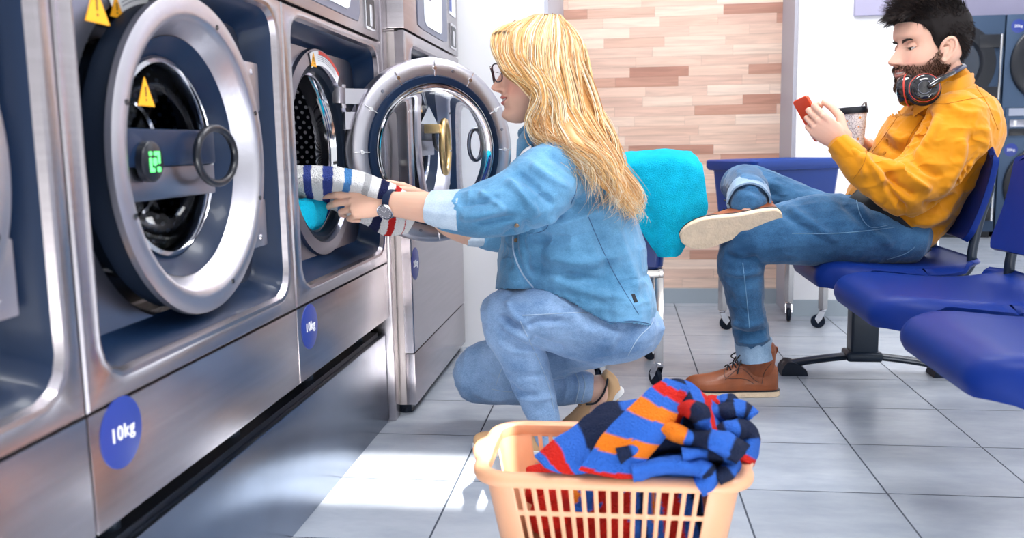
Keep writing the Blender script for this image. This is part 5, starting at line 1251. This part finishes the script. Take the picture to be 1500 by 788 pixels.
DH = [(.012, .009, .010), (.020, .013, .012), (.007, .006, .008), (.035, .020, .015)]
BH = [(.06, .026, .016), (.10, .045, .026), (.03, .015, .011)]
hb = bvh_of(me)
def skin_pt(x, y, z):
    """nearest point of the head surface outwards from the head axis"""
    o = hp(-.01, 0, z); d = (hp(x, y, z)-o); d.normalize(); h = hb.ray_cast(o+d*.25, -d); return (h[0], h[1]) if h[0] is not None else (None, None)
def brow(sy):
    def f():
        u = hr.random(); y_ = sy*(.012+.040*u); z_ = .0195+.006*math.sin(u*PI*.75)+hr.uniform(-.0035, .0035)*(1-.6*u); p, n = skin_pt(.094, y_, z_)
        if p is None: return None
        d = HR @ Vector((.2, sy*1, .35-.5*u)); p = p+n*.0005; return [p, p+d*.004+n*.0012, p+d*.008+n*.001]
    return f
for sy in (1, -1):
    c_, k_ = hair_set(brow(sy), 240, .0006, .0002, DH); strands('eyebrow', c_, HAIRM, mbody, k_)
HMi_ = HM.inverted()
def beard():
    a = hr.uniform(-1.75, 1.75); z_ = hr.uniform(-.128, -.005)
    x_, y_ = math.cos(a), math.sin(a)
    top = -.040 if abs(a) < .55 else (-.046 if abs(a) < .75 else -.046+.046*min(1, (abs(a)-.75)/.55))
    mous = abs(a) < .40 and -.054 < z_ < -.0435
    if z_ > top and not mous: return None
    if abs(a) < .30 and -.070 < z_ < -.052: return None
    if z_ > -.03 and abs(a) < 1.0: return None
    if z_ < -.10 and abs(a) > 1.1: return None
    p, n = skin_pt(x_, y_, z_)
    if p is None or abs((HMi_ @ p).y) > .079 or (abs(a) > 1.32 and z_ > -.045): return None
    L_ = .011 if z_ < -.07 else .006
    if mous: L_ = .009
    d = HR @ Vector((.35, y_*.3, -1)) if not mous else HR @ Vector((.1, y_*3+.0, -.55))
    d = (d.normalized()+n*.55+Vector([hr.uniform(-.35, .35) for _ in range(3)])).normalized()
    return [p-n*.001, p+d*L_*.5, p+d*L_+HR @ Vector((-.0015, 0, -.001))]
c_, k_ = hair_set(beard, 6500, .00055, .00018, BH); strands('beard', c_, HAIRD, mbody, k_)['label'] = 'short dark brown beard and moustache'
# hair cap and strands
def hairline(a):      # lowest height of hair by direction (0 = front)
    a = abs(a)
    return float(np.interp(a, [0, .45, .75, .93, 1.08, 1.30, 1.42, 1.6, 1.8, 2.1, 2.5, PI], [.068, .066, .058, .040, -.004, -.020, .012, .024, .022, -.02, -.060, -.065]))
def scalp(th, ph):
    o = hp(-.01, 0, .02); d = HR @ Vector((math.cos(ph)*math.cos(th), math.cos(ph)*math.sin(th), math.sin(ph))); h = hb.ray_cast(o+d*.3, -d); return (h[0], h[1]) if h[0] is not None else (None, None)
HMi = HM.inverted()
cap = MB(); rowsv = []
loops = []
for k in range(60):
    th = -PI+2*PI*k/60; zl = hairline(th); row = []
    for j in range(14):
        ph0 = math.atan2(zl-.02, .09); ph = ph0+(PI/2-ph0)*j/13; p, n = scalp(th, ph)
        if p is None: p, n = hp(0, 0, .1), Vector((0, 0, 1))
        lq = HMi @ p
        if abs(lq.y) > .0765 and lq.z < .035: lq.y = math.copysign(.0745, lq.y); p = HM @ lq; n = HR @ Vector((0, math.copysign(1, lq.y), 0))
        t = .0012+.005*min(1, j/3)+.009*min(1, j/8)*(1 if abs(th) < 1.6 else .3)
        row.append(p+n*t)
    loops.append(row)
loops.append(loops[0]); cap.loft(loops, closed=False)
cm = cap.mesh('c'); paint(cm, np.tile(np.array([[.012, .009, .009]]), (len(cm.vertices), 1)))
def mh():
    th = hr.uniform(-PI, PI); s = hr.random(); zl = hairline(th); ph0 = math.atan2(zl-.02, .09); ph = ph0+(PI/2-ph0)*s**.8; p, n = scalp(th, ph)
    if p is None: return None
    l = HMi @ p
    if abs(l.y) > .081 and l.z < .03: return None
    top = max(0, min(1, (l.z-.060)/.035)); front = max(0, min(1, (l.x+.02)/.08))
    L_ = .010+.012*(1-top)*hr.uniform(.5, 1.)+top*(.036+.034*front)*hr.uniform(.7, 1.1)
    if top > .15:
        d = HR @ Vector((.95, hr.uniform(-.25, .25)+.25*(1 if l.y > 0 else -1)*(1-top), .35+.45*front*hr.uniform(.2, 1))); g = HR @ Vector((.35, 0, -.75 if hr.random() < .6 else .1))
    else:
        d = HR @ Vector((-.35, 0, -1)); g = Vector((0, 0, 0))
    d = (d.normalized()+n*(.55+.5*top)+Vector([hr.uniform(-.22, .22) for _ in range(3)])).normalized()
    q = [p]; v = d
    for i in range(5): q.append(q[-1]+v*L_/5); v = (v+g*.16+Vector([hr.uniform(-.10, .10) for _ in range(3)])).normalized()
    return q
c_, k_ = hair_set(mh, 7500, .00085, .0002, DH)
def quiff():
    y_ = hr.uniform(-.05, .05); p, n = scalp(math.atan2(y_, .08)*1.2, hr.uniform(.60, 1.25))
    if p is None: return None
    L_ = hr.uniform(.040, .075); ck = int((y_+.05)/.02); d = (HR @ Vector((1, .3*math.sin(ck*2.1), .05+.30*math.sin(ck*1.7+1)))).normalized()*1; d = (d+n*.30).normalized(); q = [p]; v = d; g = HR @ Vector((.25, .15*math.sin(ck), -.75+.5*math.sin(ck*2.9)))
    for i in range(7): q.append(q[-1]+v*L_/7); v = (v+g*.20+Vector([hr.uniform(-.06, .06) for _ in range(3)])).normalized()
    return q
c2, k2 = hair_set(quiff, 2200, .0009, .0002, DH)
strands('hair', c_+c2, HAIRD, mbody, k_+k2, cm)['label'] = 'short dark hair swept up at the front'
# jeans
MJ = denim('dark_denim', (.018, .080, .19), (.075, .22, .42), 1.0); MCUFF = denim('pale_cuff', (.20, .34, .52), (.40, .55, .72), 1.5)
STM = mat('jeans_stitching', (.16, .30, .46), .8)
b = MB(); limb(b, nthigh); limb(b, nshin); limb(b, fthigh); limb(b, fshin, up=(0, 0, 1))
limb(b, [st((1262, 282), (1345, 372), 2.86, .172), st((1268, 292), (1330, 386), 2.86, .168)])
me = fuse(b, .0035, 4); wrinkle(me, [((9, 9, 16), .0022), ((26, 26, 36), .0012), ((60, 60, 60), .0004)], 13)
folds(me, [([(1130, 300), (1160, 320), (1200, 345)], 7, -.005), ([(1150, 300), (1185, 325), (1230, 355)], 7, .005), ([(1230, 290), (1260, 320), (1300, 345)], 7, -.005), ([(1255, 296), (1275, 330), (1310, 362)], 7, .005), ([(1060, 372), (1085, 380), (1115, 378)], 5, -.005), ([(1058, 395), (1085, 402), (1118, 396)], 5, .004),
           ([(1070, 470), (1090, 478), (1122, 470)], 5, .004), ([(1072, 482), (1095, 490), (1125, 484)], 4, -.005), ([(1078, 498), (1100, 502), (1128, 496)], 4, .005), ([(1064, 425), (1080, 450), (1100, 462)], 6, -.003), ([(1075, 250), (1100, 262), (1150, 275)], 6, .004), ([(1070, 268), (1105, 278), (1150, 288)], 6, -.004)])
bj = bvh_of(me); mj = link('jeans', me, MJ, MN, 'dark blue jeans with paler turn-ups', smooth=180)
for p in ([(1160, 342), (1220, 342), (1270, 338), (1310, 333)], [(1088, 385), (1093, 430), (1098, 480)], [(1300, 380), (1325, 372), (1340, 362)], [(1254, 292), (1262, 318), (1276, 333), (1300, 330)], [(1150, 262), (1130, 252), (1100, 247)]): seam(bj, p, .0012, STM, mj, 'stitched_seam')
ring_cuff([st((1077, 500), (1129, 496), 2.79, .060), st((1081, 528), (1132, 524), 2.79, .060)], .003, mj, MCUFF, 'turn_up')
cu = MB(); Q = [(aY(1096, 284, 2.79), .063), (aY(1097, 297, 2.715), .065)]
L = []
for c, r in (Q[0], Q[1], (Q[1][0], Q[1][1]-.006), (Q[0][0], Q[0][1]-.006), Q[0]):
    ax = (Q[1][0]-Q[0][0]).normalized(); a_ = Vector((1, 0, 0)); a_ = (a_-ax*a_.dot(ax)).normalized(); b_ = ax.cross(a_)
    L.append([c+a_*r*math.cos(2*PI*k/40)*(1+.03*math.sin(k))+b_*r*math.sin(2*PI*k/40) for k in range(40)])
cu.loft(L); cu.build('turn_up', MCUFF, mj, smooth=60)
BELT = mat('black_belt', (.006, .009, .014), .5, spec=.3)
P = [aY(1248, 286, 2.72), aY(1275, 300, 2.685), aY(1308, 325, 2.675), aY(1335, 350, 2.69), aY(1352, 368, 2.76), aY(1356, 372, 2.88)]
mbt = MB(); P = catmull(P, 6); mbt.loft([[p+Vector((.017, 0, .017)), p+Vector((.017, -.004, .015)), p+Vector((-.017, -.004, -.015)), p+Vector((-.017, 0, -.017)), p+Vector((-.015, .004, -.015)), p+Vector((.015, .004, .017))] for p in P], cap0=True, cap1=True); bl = mbt.build('belt', BELT, MN, smooth=50)
# shirt
SH = mat('mustard_cloth', (.70, .265, .004), .8, sheen=.25, spec=.2, bump=.10, bscale=900, var=.05, vscale=6); SHD = mat('mustard_seam', (.50, .18, .005), .8)
b = MB(); limb(b, mt[1:]); limb(b, nup, sides=24); limb(b, nfo, sides=24); limb(b, fup); limb(b, ffo)
limb(b, [st((1262, 268), (1368, 345), 2.85, .178), st((1290, 235), (1400, 300), 2.85, .18)])
b.tube(catmull([aY(1352, 142, 2.80), aY(1370, 134, 2.765), aY(1400, 124, 2.77), aY(1420, 118, 2.85), aY(1402, 122, 2.94), aY(1372, 130, 2.95), aY(1355, 138, 2.90)], 5, True), .014, 10, closed=True)
me = fuse(b, .0035, 4); wrinkle(me, [((8, 8, 14), .0035), ((20, 20, 30), .0020), ((50, 50, 60), .0006)], 17)
folds(me, [([(1300, 250), (1320, 272), (1345, 290)], 6, -.008), ([(1312, 238), (1335, 262), (1365, 280)], 6, .008), ([(1330, 222), (1352, 245), (1385, 262)], 7, -.007), ([(1260, 225), (1280, 245), (1300, 275)], 6, .006), ([(1275, 228), (1300, 250), (1318, 285)], 6, -.006), ([(1245, 215), (1262, 235), (1268, 262)], 5, .004),
           ([(1360, 160), (1350, 190), (1325, 225)], 7, -.010), ([(1375, 165), (1365, 195), (1350, 215)], 8, .005), ([(1410, 200), (1405, 240), (1375, 290)], 7, .006), ([(1425, 190), (1425, 235), (1400, 285)], 7, -.008), ([(1440, 180), (1447, 215), (1440, 242)], 7, .005), ([(1300, 190), (1320, 205), (1340, 200)], 7, .007), ([(1290, 205), (1310, 220), (1325, 222)], 6, -.006),
           ([(1350, 300), (1375, 300), (1405, 285)], 6, -.007), ([(1330, 322), (1360, 325), (1392, 310)], 6, .007), ([(1335, 338), (1360, 342), (1385, 330)], 6, -.006), ([(1270, 275), (1310, 318), (1345, 345)], 6, .005), ([(1385, 150), (1410, 165), (1440, 165)], 6, .004), ([(1295, 262), (1310, 290), (1330, 310)], 5, -.007)])
co = getco(me); px = project(co)
lim = np.interp(px[:, 0], [1235, 1250, 1275, 1310, 1335, 1352, 1370], [285, 287, 299, 330, 356, 372, 380])
bmx = bmesh.new(); bmx.from_mesh(me); bmx.verts.ensure_lookup_table(); bmesh.ops.delete(bmx, geom=[v for v in bmx.verts if px[v.index, 1] > lim[v.index] and px[v.index, 0] < 1372], context='VERTS'); bmx.to_mesh(me); bmx.free()
bs = bvh_of(me); msh = link('shirt', me, SH, MN, 'mustard yellow long sleeved shirt', smooth=180)
q_ = msh.modifiers.new('cloth_thickness', 'SOLIDIFY'); q_.thickness = .002; q_.offset = -1
for p in ([(1425, 112), (1432, 130), (1445, 150), (1462, 190)], [(1372, 142), (1350, 175), (1330, 205), (1322, 240)], [(1270, 222), (1264, 242), (1250, 262)], [(1358, 150), (1385, 152), (1420, 145), (1446, 142)], [(1330, 150), (1312, 175), (1292, 204), (1278, 222)]): seam(bs, p, .0010, SHD, msh, 'stitched_seam')
ring_cuff([st((1266, 219), (1246, 252), 2.625, .046), st((1252, 208), (1232, 241), 2.635, .045), st((1237, 196), (1217, 222), 2.65, .040)], .002, msh, SH)
ring_cuff([st((1285, 214), (1272, 240), 2.95, .042), st((1274, 204), (1262, 224), 2.925, .038)], .002, msh, SH)
collar = MB(); P = catmull([aY(1338, 150, 2.775), aY(1352, 140, 2.755), aY(1375, 128, 2.74), aY(1402, 116, 2.745), aY(1420, 108, 2.79), aY(1426, 108, 2.86), aY(1424, 110, 2.92)], 6)
collar.loft([[p+Vector((0, .003, 0)) for p in P], [p+Vector((-.004, -.022, -.040)) for p in P], [p+Vector((-.006, -.026, -.043)) for p in P], [p+Vector((0, -.004, .001)) for p in P], [p+Vector((0, .003, 0)) for p in P]], closed=False); collar.build('collar', SH, msh, smooth=80)
for x, y in ((1337, 160), (1300, 205), (1296, 224)):
    q, n = trace(bs, x, y, .0005)
    if q: MB().lathe([(.001, .002), (.005, .002), (.006, 0)], q, n, 14).build('button', SHD, msh)
# boots
BLK = mat('black_laces', (.015, .015, .02), .7)
h, t = aY(1139, 577, 2.79), aY(1003, 577, 2.77); h.z = t.z = 0; xd = (t-h).normalized(); L_ = (t-h).length
Ms = Matrix((xd, Vector((0, 0, 1)).cross(xd), Vector((0, 0, 1)))).transposed().to_4x4(); Ms.translation = h
up1, so1 = shoe(mbody, Ms, L_, True, LEATHER, CREPE, name='boot', lace=BLK, welt=BLACK, label='brown leather lace-up boot')
h, t = aY(1146, 322, 2.665), aY(998, 352, 2.665); xd = (t-h).normalized(); zd = Vector((-.02, 1, .46)); zd = (zd-xd*zd.dot(xd)).normalized(); yd = zd.cross(xd)
Ms = Matrix((xd, yd, zd)).transposed().to_4x4(); Ms.translation = h
up2, so2 = shoe(mbody, Ms, (t-h).length, True, LEATHER, CREPE, name='boot', lace=BLK, welt=BLACK, label='brown leather boot with its pale sole turned to the camera')
bb = bvh_of(up1.data)
for p in ([(1062, 556), (1085, 540), (1105, 556), (1112, 560)], [(1066, 530), (1062, 552), (1090, 555), (1104, 562)], [(1116, 562), (1120, 545), (1130, 532)]): seam(bb, p, .0008, BLACK, up1, 'stitched_seam')
MB().tube(catmull([aY(1129, 515, 2.79), aY(1137, 508, 2.79), aY(1138, 514, 2.79), aY(1132, 524, 2.79)], 5), [(.008, .0025)]*16, 8, up=(0, 1, 0)).build('pull_tab', LEATHER, up1)
MB().tube(catmull([aY(1120, 300, 2.74), aY(1128, 296, 2.73), aY(1129, 306, 2.72), aY(1122, 312, 2.70)], 5), [(.0025, .008)]*16, 8, up=(0, 1, 0)).build('pull_tab', LEATHER, up2)
# ------------------------------------------------------------------ things held and worn
ORNG = mat('orange_phone', (.85, .075, .015), .35)
l = Vector((-.50, 0, .87)).normalized(); w_ = Vector((-.50, .86, 0)); w_ = (w_-l*w_.dot(l)).normalized(); n_ = w_.cross(l).normalized()
c0_ = aY(1182, 139, 2.695)
ph = thing('phone', 'orange-red smartphone held up in the seated man\'s near hand', 'phone', tuple(c0_))
Mp = Matrix((w_, -l, w_.cross(-l))).transposed().to_4x4(); Mp.translation = c0_
def slab(x0, y0, x1, y1, z0, z1, r, e=.0015):
    def rr(i, z): 
        o = []
        for cx_, cy_, a0 in ((x1-r, y1-r, 0), (x0+r, y1-r, 90), (x0+r, y0+r, 180), (x1-r, y0+r, 270)):
            for k in range(7): a = math.radians(a0+15*k); o.append(Mp @ Vector((cx_+(r-i)*math.cos(a), cy_+(r-i)*math.sin(a), z)))
        return o
    return MB().loft([rr(e, z0), rr(0, z0+e), rr(0, z1-e), rr(e, z1)], cap0=True, cap1=True)
slab(0, 0, .070, .140, -.0045, .0045, .010).build('case', ORNG, ph)
sgn = 1 if (Mp.to_3x3() @ Vector((0, 0, 1))).x > 0 else -1
slab(.004, .006, .066, .134, sgn*.0045-.0004, sgn*.0045+.0006, .006, .0002).build('screen', BLACK, ph)
cpx = aY(1249, 160, 2.835); cp_b = aY(1250, 214, 2.835)
cup = thing('coffee_cup', 'white patterned takeaway cup with a black lid in the seated man\'s far hand', 'cup', tuple(cp_b))
ax = (cpx-cp_b).normalized(); Hc = (cpx-cp_b).length
CUPM = mat('cup_paper', (.82, .80, .80), .5); nt = CUPM.node_tree
def cup_pattern():
    N, L = nt.nodes.new, nt.links.new; tc = N('ShaderNodeTexCoord')
    v = N('ShaderNodeTexVoronoi'); v.feature = 'DISTANCE_TO_EDGE'; v.inputs['Scale'].default_value = 110; L(tc.outputs['Object'], v.inputs['Vector'])
    r = N('ShaderNodeMapRange'); r.inputs[1].default_value = .02; r.inputs[2].default_value = .07; L(v.outputs['Distance'], r.inputs[0])
    v2 = N('ShaderNodeTexVoronoi'); v2.inputs['Scale'].default_value = 42; L(tc.outputs['Object'], v2.inputs['Vector'])
    r2 = N('ShaderNodeMapRange'); r2.inputs[1].default_value = .16; r2.inputs[2].default_value = .2; L(v2.outputs['Distance'], r2.inputs[0])
    m1 = N('ShaderNodeMix'); m1.data_type = 'RGBA'; L(r.outputs[0], m1.inputs['Factor']); m1.inputs['A'].default_value = (.38, .34, .38, 1); m1.inputs['B'].default_value = (.86, .84, .84, 1)
    m2 = N('ShaderNodeMix'); m2.data_type = 'RGBA'; L(r2.outputs[0], m2.inputs['Factor']); m2.inputs['A'].default_value = (.85, .36, .06, 1); L(m1.outputs['Result'], m2.inputs['B'])
    L(m2.outputs['Result'], nt.nodes['Principled BSDF'].inputs['Base Color'])
cup_pattern()
MB().lathe([(.001, 0), (.028, 0), (.030, .004), (.041, Hc-.012), (.042, Hc-.008), (.040, Hc-.006), (.001, Hc-.008)], cp_b, ax, 48).build('paper_body', CUPM, cup)
ld = MB().lathe([(.0425, Hc-.014), (.045, Hc-.013), (.0455, Hc-.006), (.043, Hc+.001), (.042, Hc+.006), (.038, Hc+.007), (.036, Hc+.003), (.001, Hc+.003)], cp_b, ax, 48).build('lid', BLACK, cup)
MB().loft([[cpx+Vector((x, y*k, z)) for y in (-.014, 0, .014)] for x, z, k in ((.012, .003, 1), (.026, .008, 1), (.034, .020, .8), (.038, .020, .8), (.040, .004, 1))], closed=False).build('sip_spout', BLACK, ld)
HPH = thing('headphones', 'black over-ear headphones with red rings hanging around the seated man\'s neck', 'headphones', tuple(aY(1370, 125, 2.72)))
GLOSS = mat('gloss_black', (.010, .010, .013), .12, coat=.6)
c1 = aY(1354, 129, 2.665); ax1 = Vector((-.25, -1, .12)).normalized()
e1 = MB().lathe([(.001, .0), (.036, .0), (.042, .006), (.043, .014), (.041, .020), (.039, .022), (.038, .028), (.031, .034), (.020, .036), (.018, .033), (.001, .033)], c1-ax1*.018, ax1, 56).build('ear_cup', GLOSS, HPH)
MB().lathe([(.0395, .0205), (.0405, .022), (.0395, .0240), (.0375, .0235), (.0385, .0205)], c1-ax1*.018, ax1, 56).build('red_ring', REDP, e1)
MB().lathe([(.0180, .0335), (.0186, .0352), (.0174, .0352)], c1-ax1*.018, ax1, 40).build('silver_ring', STEEL_IN, e1)
MB().lathe([(.020, .002), (.043, .0), (.047, -.008), (.044, -.018), (.030, -.020), (.020, -.014)], c1-ax1*.018, ax1, 48).build('ear_pad', RUBBER, HPH)
c2_ = aY(1330, 132, 2.77); ax2 = Vector((-.75, .45, -.1)).normalized()
e2 = MB().lathe([(.001, .026), (.022, .028), (.040, .022), (.046, .012), (.047, 0), (.047, -.012), (.040, -.018), (.001, -.018)], c2_, ax2, 48).build('ear_cup', GLOSS, HPH)
MB().lathe([(.0475, -.002), (.0485, 0), (.0475, .002)], c2_, ax2, 48).build('red_ring', REDP, e2)
P = catmull([c1+Vector((.02, .01, .012)), aY(1376, 116, 2.69), aY(1392, 108, 2.72), aY(1404, 101, 2.78), aY(1408, 98, 2.86), aY(1400, 98, 2.95), aY(1375, 108, 3.0), aY(1345, 122, 2.95), c2_+Vector((.02, .04, .01))], 6)
hb_ = MB().tube(P, [(.008, .015)]*len(P), 14, round_cap=True).build('headband', mat('band_navy', (.015, .022, .06), .4), HPH)
MB().tube([c1+Vector((.010, -.012, .004)), aY(1372, 119, 2.655), aY(1392, 108, 2.68)], [(.009, .018)]*3, 12, round_cap=True).build('slider_arm', GLOSS, HPH)
# glasses and watch of the woman
HM = place_head((719, 128), WY, math.radians(17), math.radians(1), 1.05); hp = lambda x, y, z: HM @ Vector((x, y, z)); HR = HM.to_3x3().normalized()
GL = thing('glasses', 'dark framed eyeglasses worn by the crouching blonde woman', 'glasses', tuple(hp(.1, 0, 0)))
FRM = mat('glasses_frame', (.05, .015, .02), .2, coat=.4); LENS = mat('lens_glass', (.97, .90, .92), .02, trans=1., ior=1.12)
for sy in (1, -1):
    pts = []
    for k in range(32):
        t = 2*PI*k/32; c, s_ = math.cos(t), math.sin(t); e_ = (abs(c)**2.8+abs(s_)**2.8)**(-1/2.8)
        y_ = .0365+c*e_*.0265; z_ = .004+s_*e_*.0215; pts.append(hp(.112-.35*abs(y_-.012)**1.15+.004*(z_/.02), sy*y_, z_))
    fm = MB().tube(pts, .0019, 8, closed=True).build('rim', FRM, GL)
    MB().prism(pts, HR @ Vector((1, sy*.2, 0)), .0008).build('lens', LENS, GL, smooth=0)
    MB().tube(catmull([hp(.094, sy*.064, .013), hp(.05, sy*.078, .012), hp(.0, sy*.086, .008), hp(-.02, sy*.086, -.006)], 5), [(.0012, .003)]*16, 8, round_cap=True).build('temple', FRM, GL)
MB().tube(catmull([hp(.111, .011, .008), hp(.114, 0, .012), hp(.111, -.011, .008)], 5), .0018, 8).build('bridge', FRM, GL)
WA = thing('wristwatch', 'watch with silver dial and navy strap on the blonde woman\'s near wrist', 'watch', tuple(aY(563, 300, 2.05)))
NS = mat('watch_strap', (.008, .02, .06), .5); cw = aY(572, 298, 2.072); d = (aY(605, 302, 2.06)-aY(567, 298, 2.075)).normalized()
yv = Vector((0, 1, 0)); yv = (yv-d*yv.dot(d)).normalized(); zv = d.cross(yv); zv = zv if zv.z > 0 else -zv
ring = [cw+yv*.0265*math.cos(t)+zv*.0325*math.sin(t) for t in angs(48)]
MB().loft([[p+d*a+(p-cw).normalized()*h_ for p in ring] for a, h_ in ((-.009, 0), (-.009, .002), (.009, .002), (.009, 0), (-.009, 0))]).build('strap', NS, WA, smooth=60)
t0 = math.radians(-32); wc = cw-yv*.0295*math.cos(t0)+zv*.034*math.sin(t0); wn_ = (-yv*math.cos(t0)*1+zv*math.sin(t0)).normalized()
dl = MB().lathe([(.001, -.003), (.020, -.003), (.0215, .0), (.0215, .004), (.020, .006), (.0182, .0055), (.0182, .0045), (.001, .0045)], wc, wn_, 40).build('case', CHROME, WA)
MB().lathe([(.001, .0048), (.018, .0048), (.018, .0044)], wc, wn_, 40).build('dial', mat('watch_dial', (.30, .30, .33), .3, .4), dl)
mk = MB(); q1 = d; q2 = wn_.cross(d)
for k in range(12):
    v = q1*math.cos(k*PI/6)+q2*math.sin(k*PI/6); mk.tube([wc+wn_*.0052+v*.0135, wc+wn_*.0052+v*.0165], .0006, 5)
mk.tube([wc+wn_*.0054, wc+wn_*.0054+(q1*.6+q2*.8)*.008], .0006, 5).tube([wc+wn_*.0056, wc+wn_*.0056+(q1*-.7+q2*.7)*.011], .0005, 5); mk.build('dial_markings', WHITE, dl)
# ------------------------------------------------------------------ light
sc = bpy.context.scene
w = bpy.data.worlds.new('world'); sc.world = w; w.use_nodes = True; nt = w.node_tree
bg = nt.nodes['Background']; bg.inputs[0].default_value = (.93, .96, 1.0, 1); bg.inputs[1].default_value = .8
def area(name, loc, rot, sx, sy, power, col=(1, 1, 1)):
    l = bpy.data.lights.new(name, 'AREA'); l.shape = 'RECTANGLE'; l.size = sx; l.size_y = sy; l.energy = power; l.color = col
    o = bpy.data.objects.new(name, l); C.objects.link(o); o.location = loc; o.rotation_euler = rot; return o
for i, (x, y) in enumerate(((.4, 1.0), (.4, 3.1), (2.6, 1.5), (2.6, 6.0))):
    area('overhead_fill', (x, y, 2.85), (0, 0, 0), 1.2, .6, 36)  # unseen area lights added under the ceiling to brighten the room
sd = Vector((-.24, 1, -.60)).normalized()
s = bpy.data.lights.new('sun', 'SUN'); s.energy = 24; s.angle = .012; s.color = (1, .95, .88)
so = bpy.data.objects.new('sun', s); C.objects.link(so); so.rotation_euler = sd.to_track_quat('-Z', 'Y').to_euler()
# unseen wall added behind the camera; its gap shapes the sun patch
def sunhit(p, Y=-1.6):
    t = (Y-p[1])/sd.y; return (p[0]+sd.x*t, p[2]+sd.z*t) if len(p) > 2 else (p[0]+sd.x*t, sd.z*t)
a = sunhit((-.72, 1.85, 0)); b_ = sunhit((-.345, 2.24, 0))
x0, x1, z0, z1 = a[0], b_[0], a[1], b_[1]
fw = MB()
Yw = -1.6
fw.box((-1.7, Yw-.1, z1), (5.2, Yw, 4.2)).box((-1.7, Yw-.1, z0-.35), (x0, Yw, z1)).box((x1, Yw-.1, z0-.35), (5.2, Yw, z1)).box((-1.7, Yw-.1, z0-.35), (5.2, Yw, z0))

struct('sun_gap_wall', fw, WALLW)
vs = sc.view_settings; vs.view_transform = 'Standard'; vs.look = 'None'; vs.exposure = .4; vs.gamma = 1; vs.use_curve_mapping = False
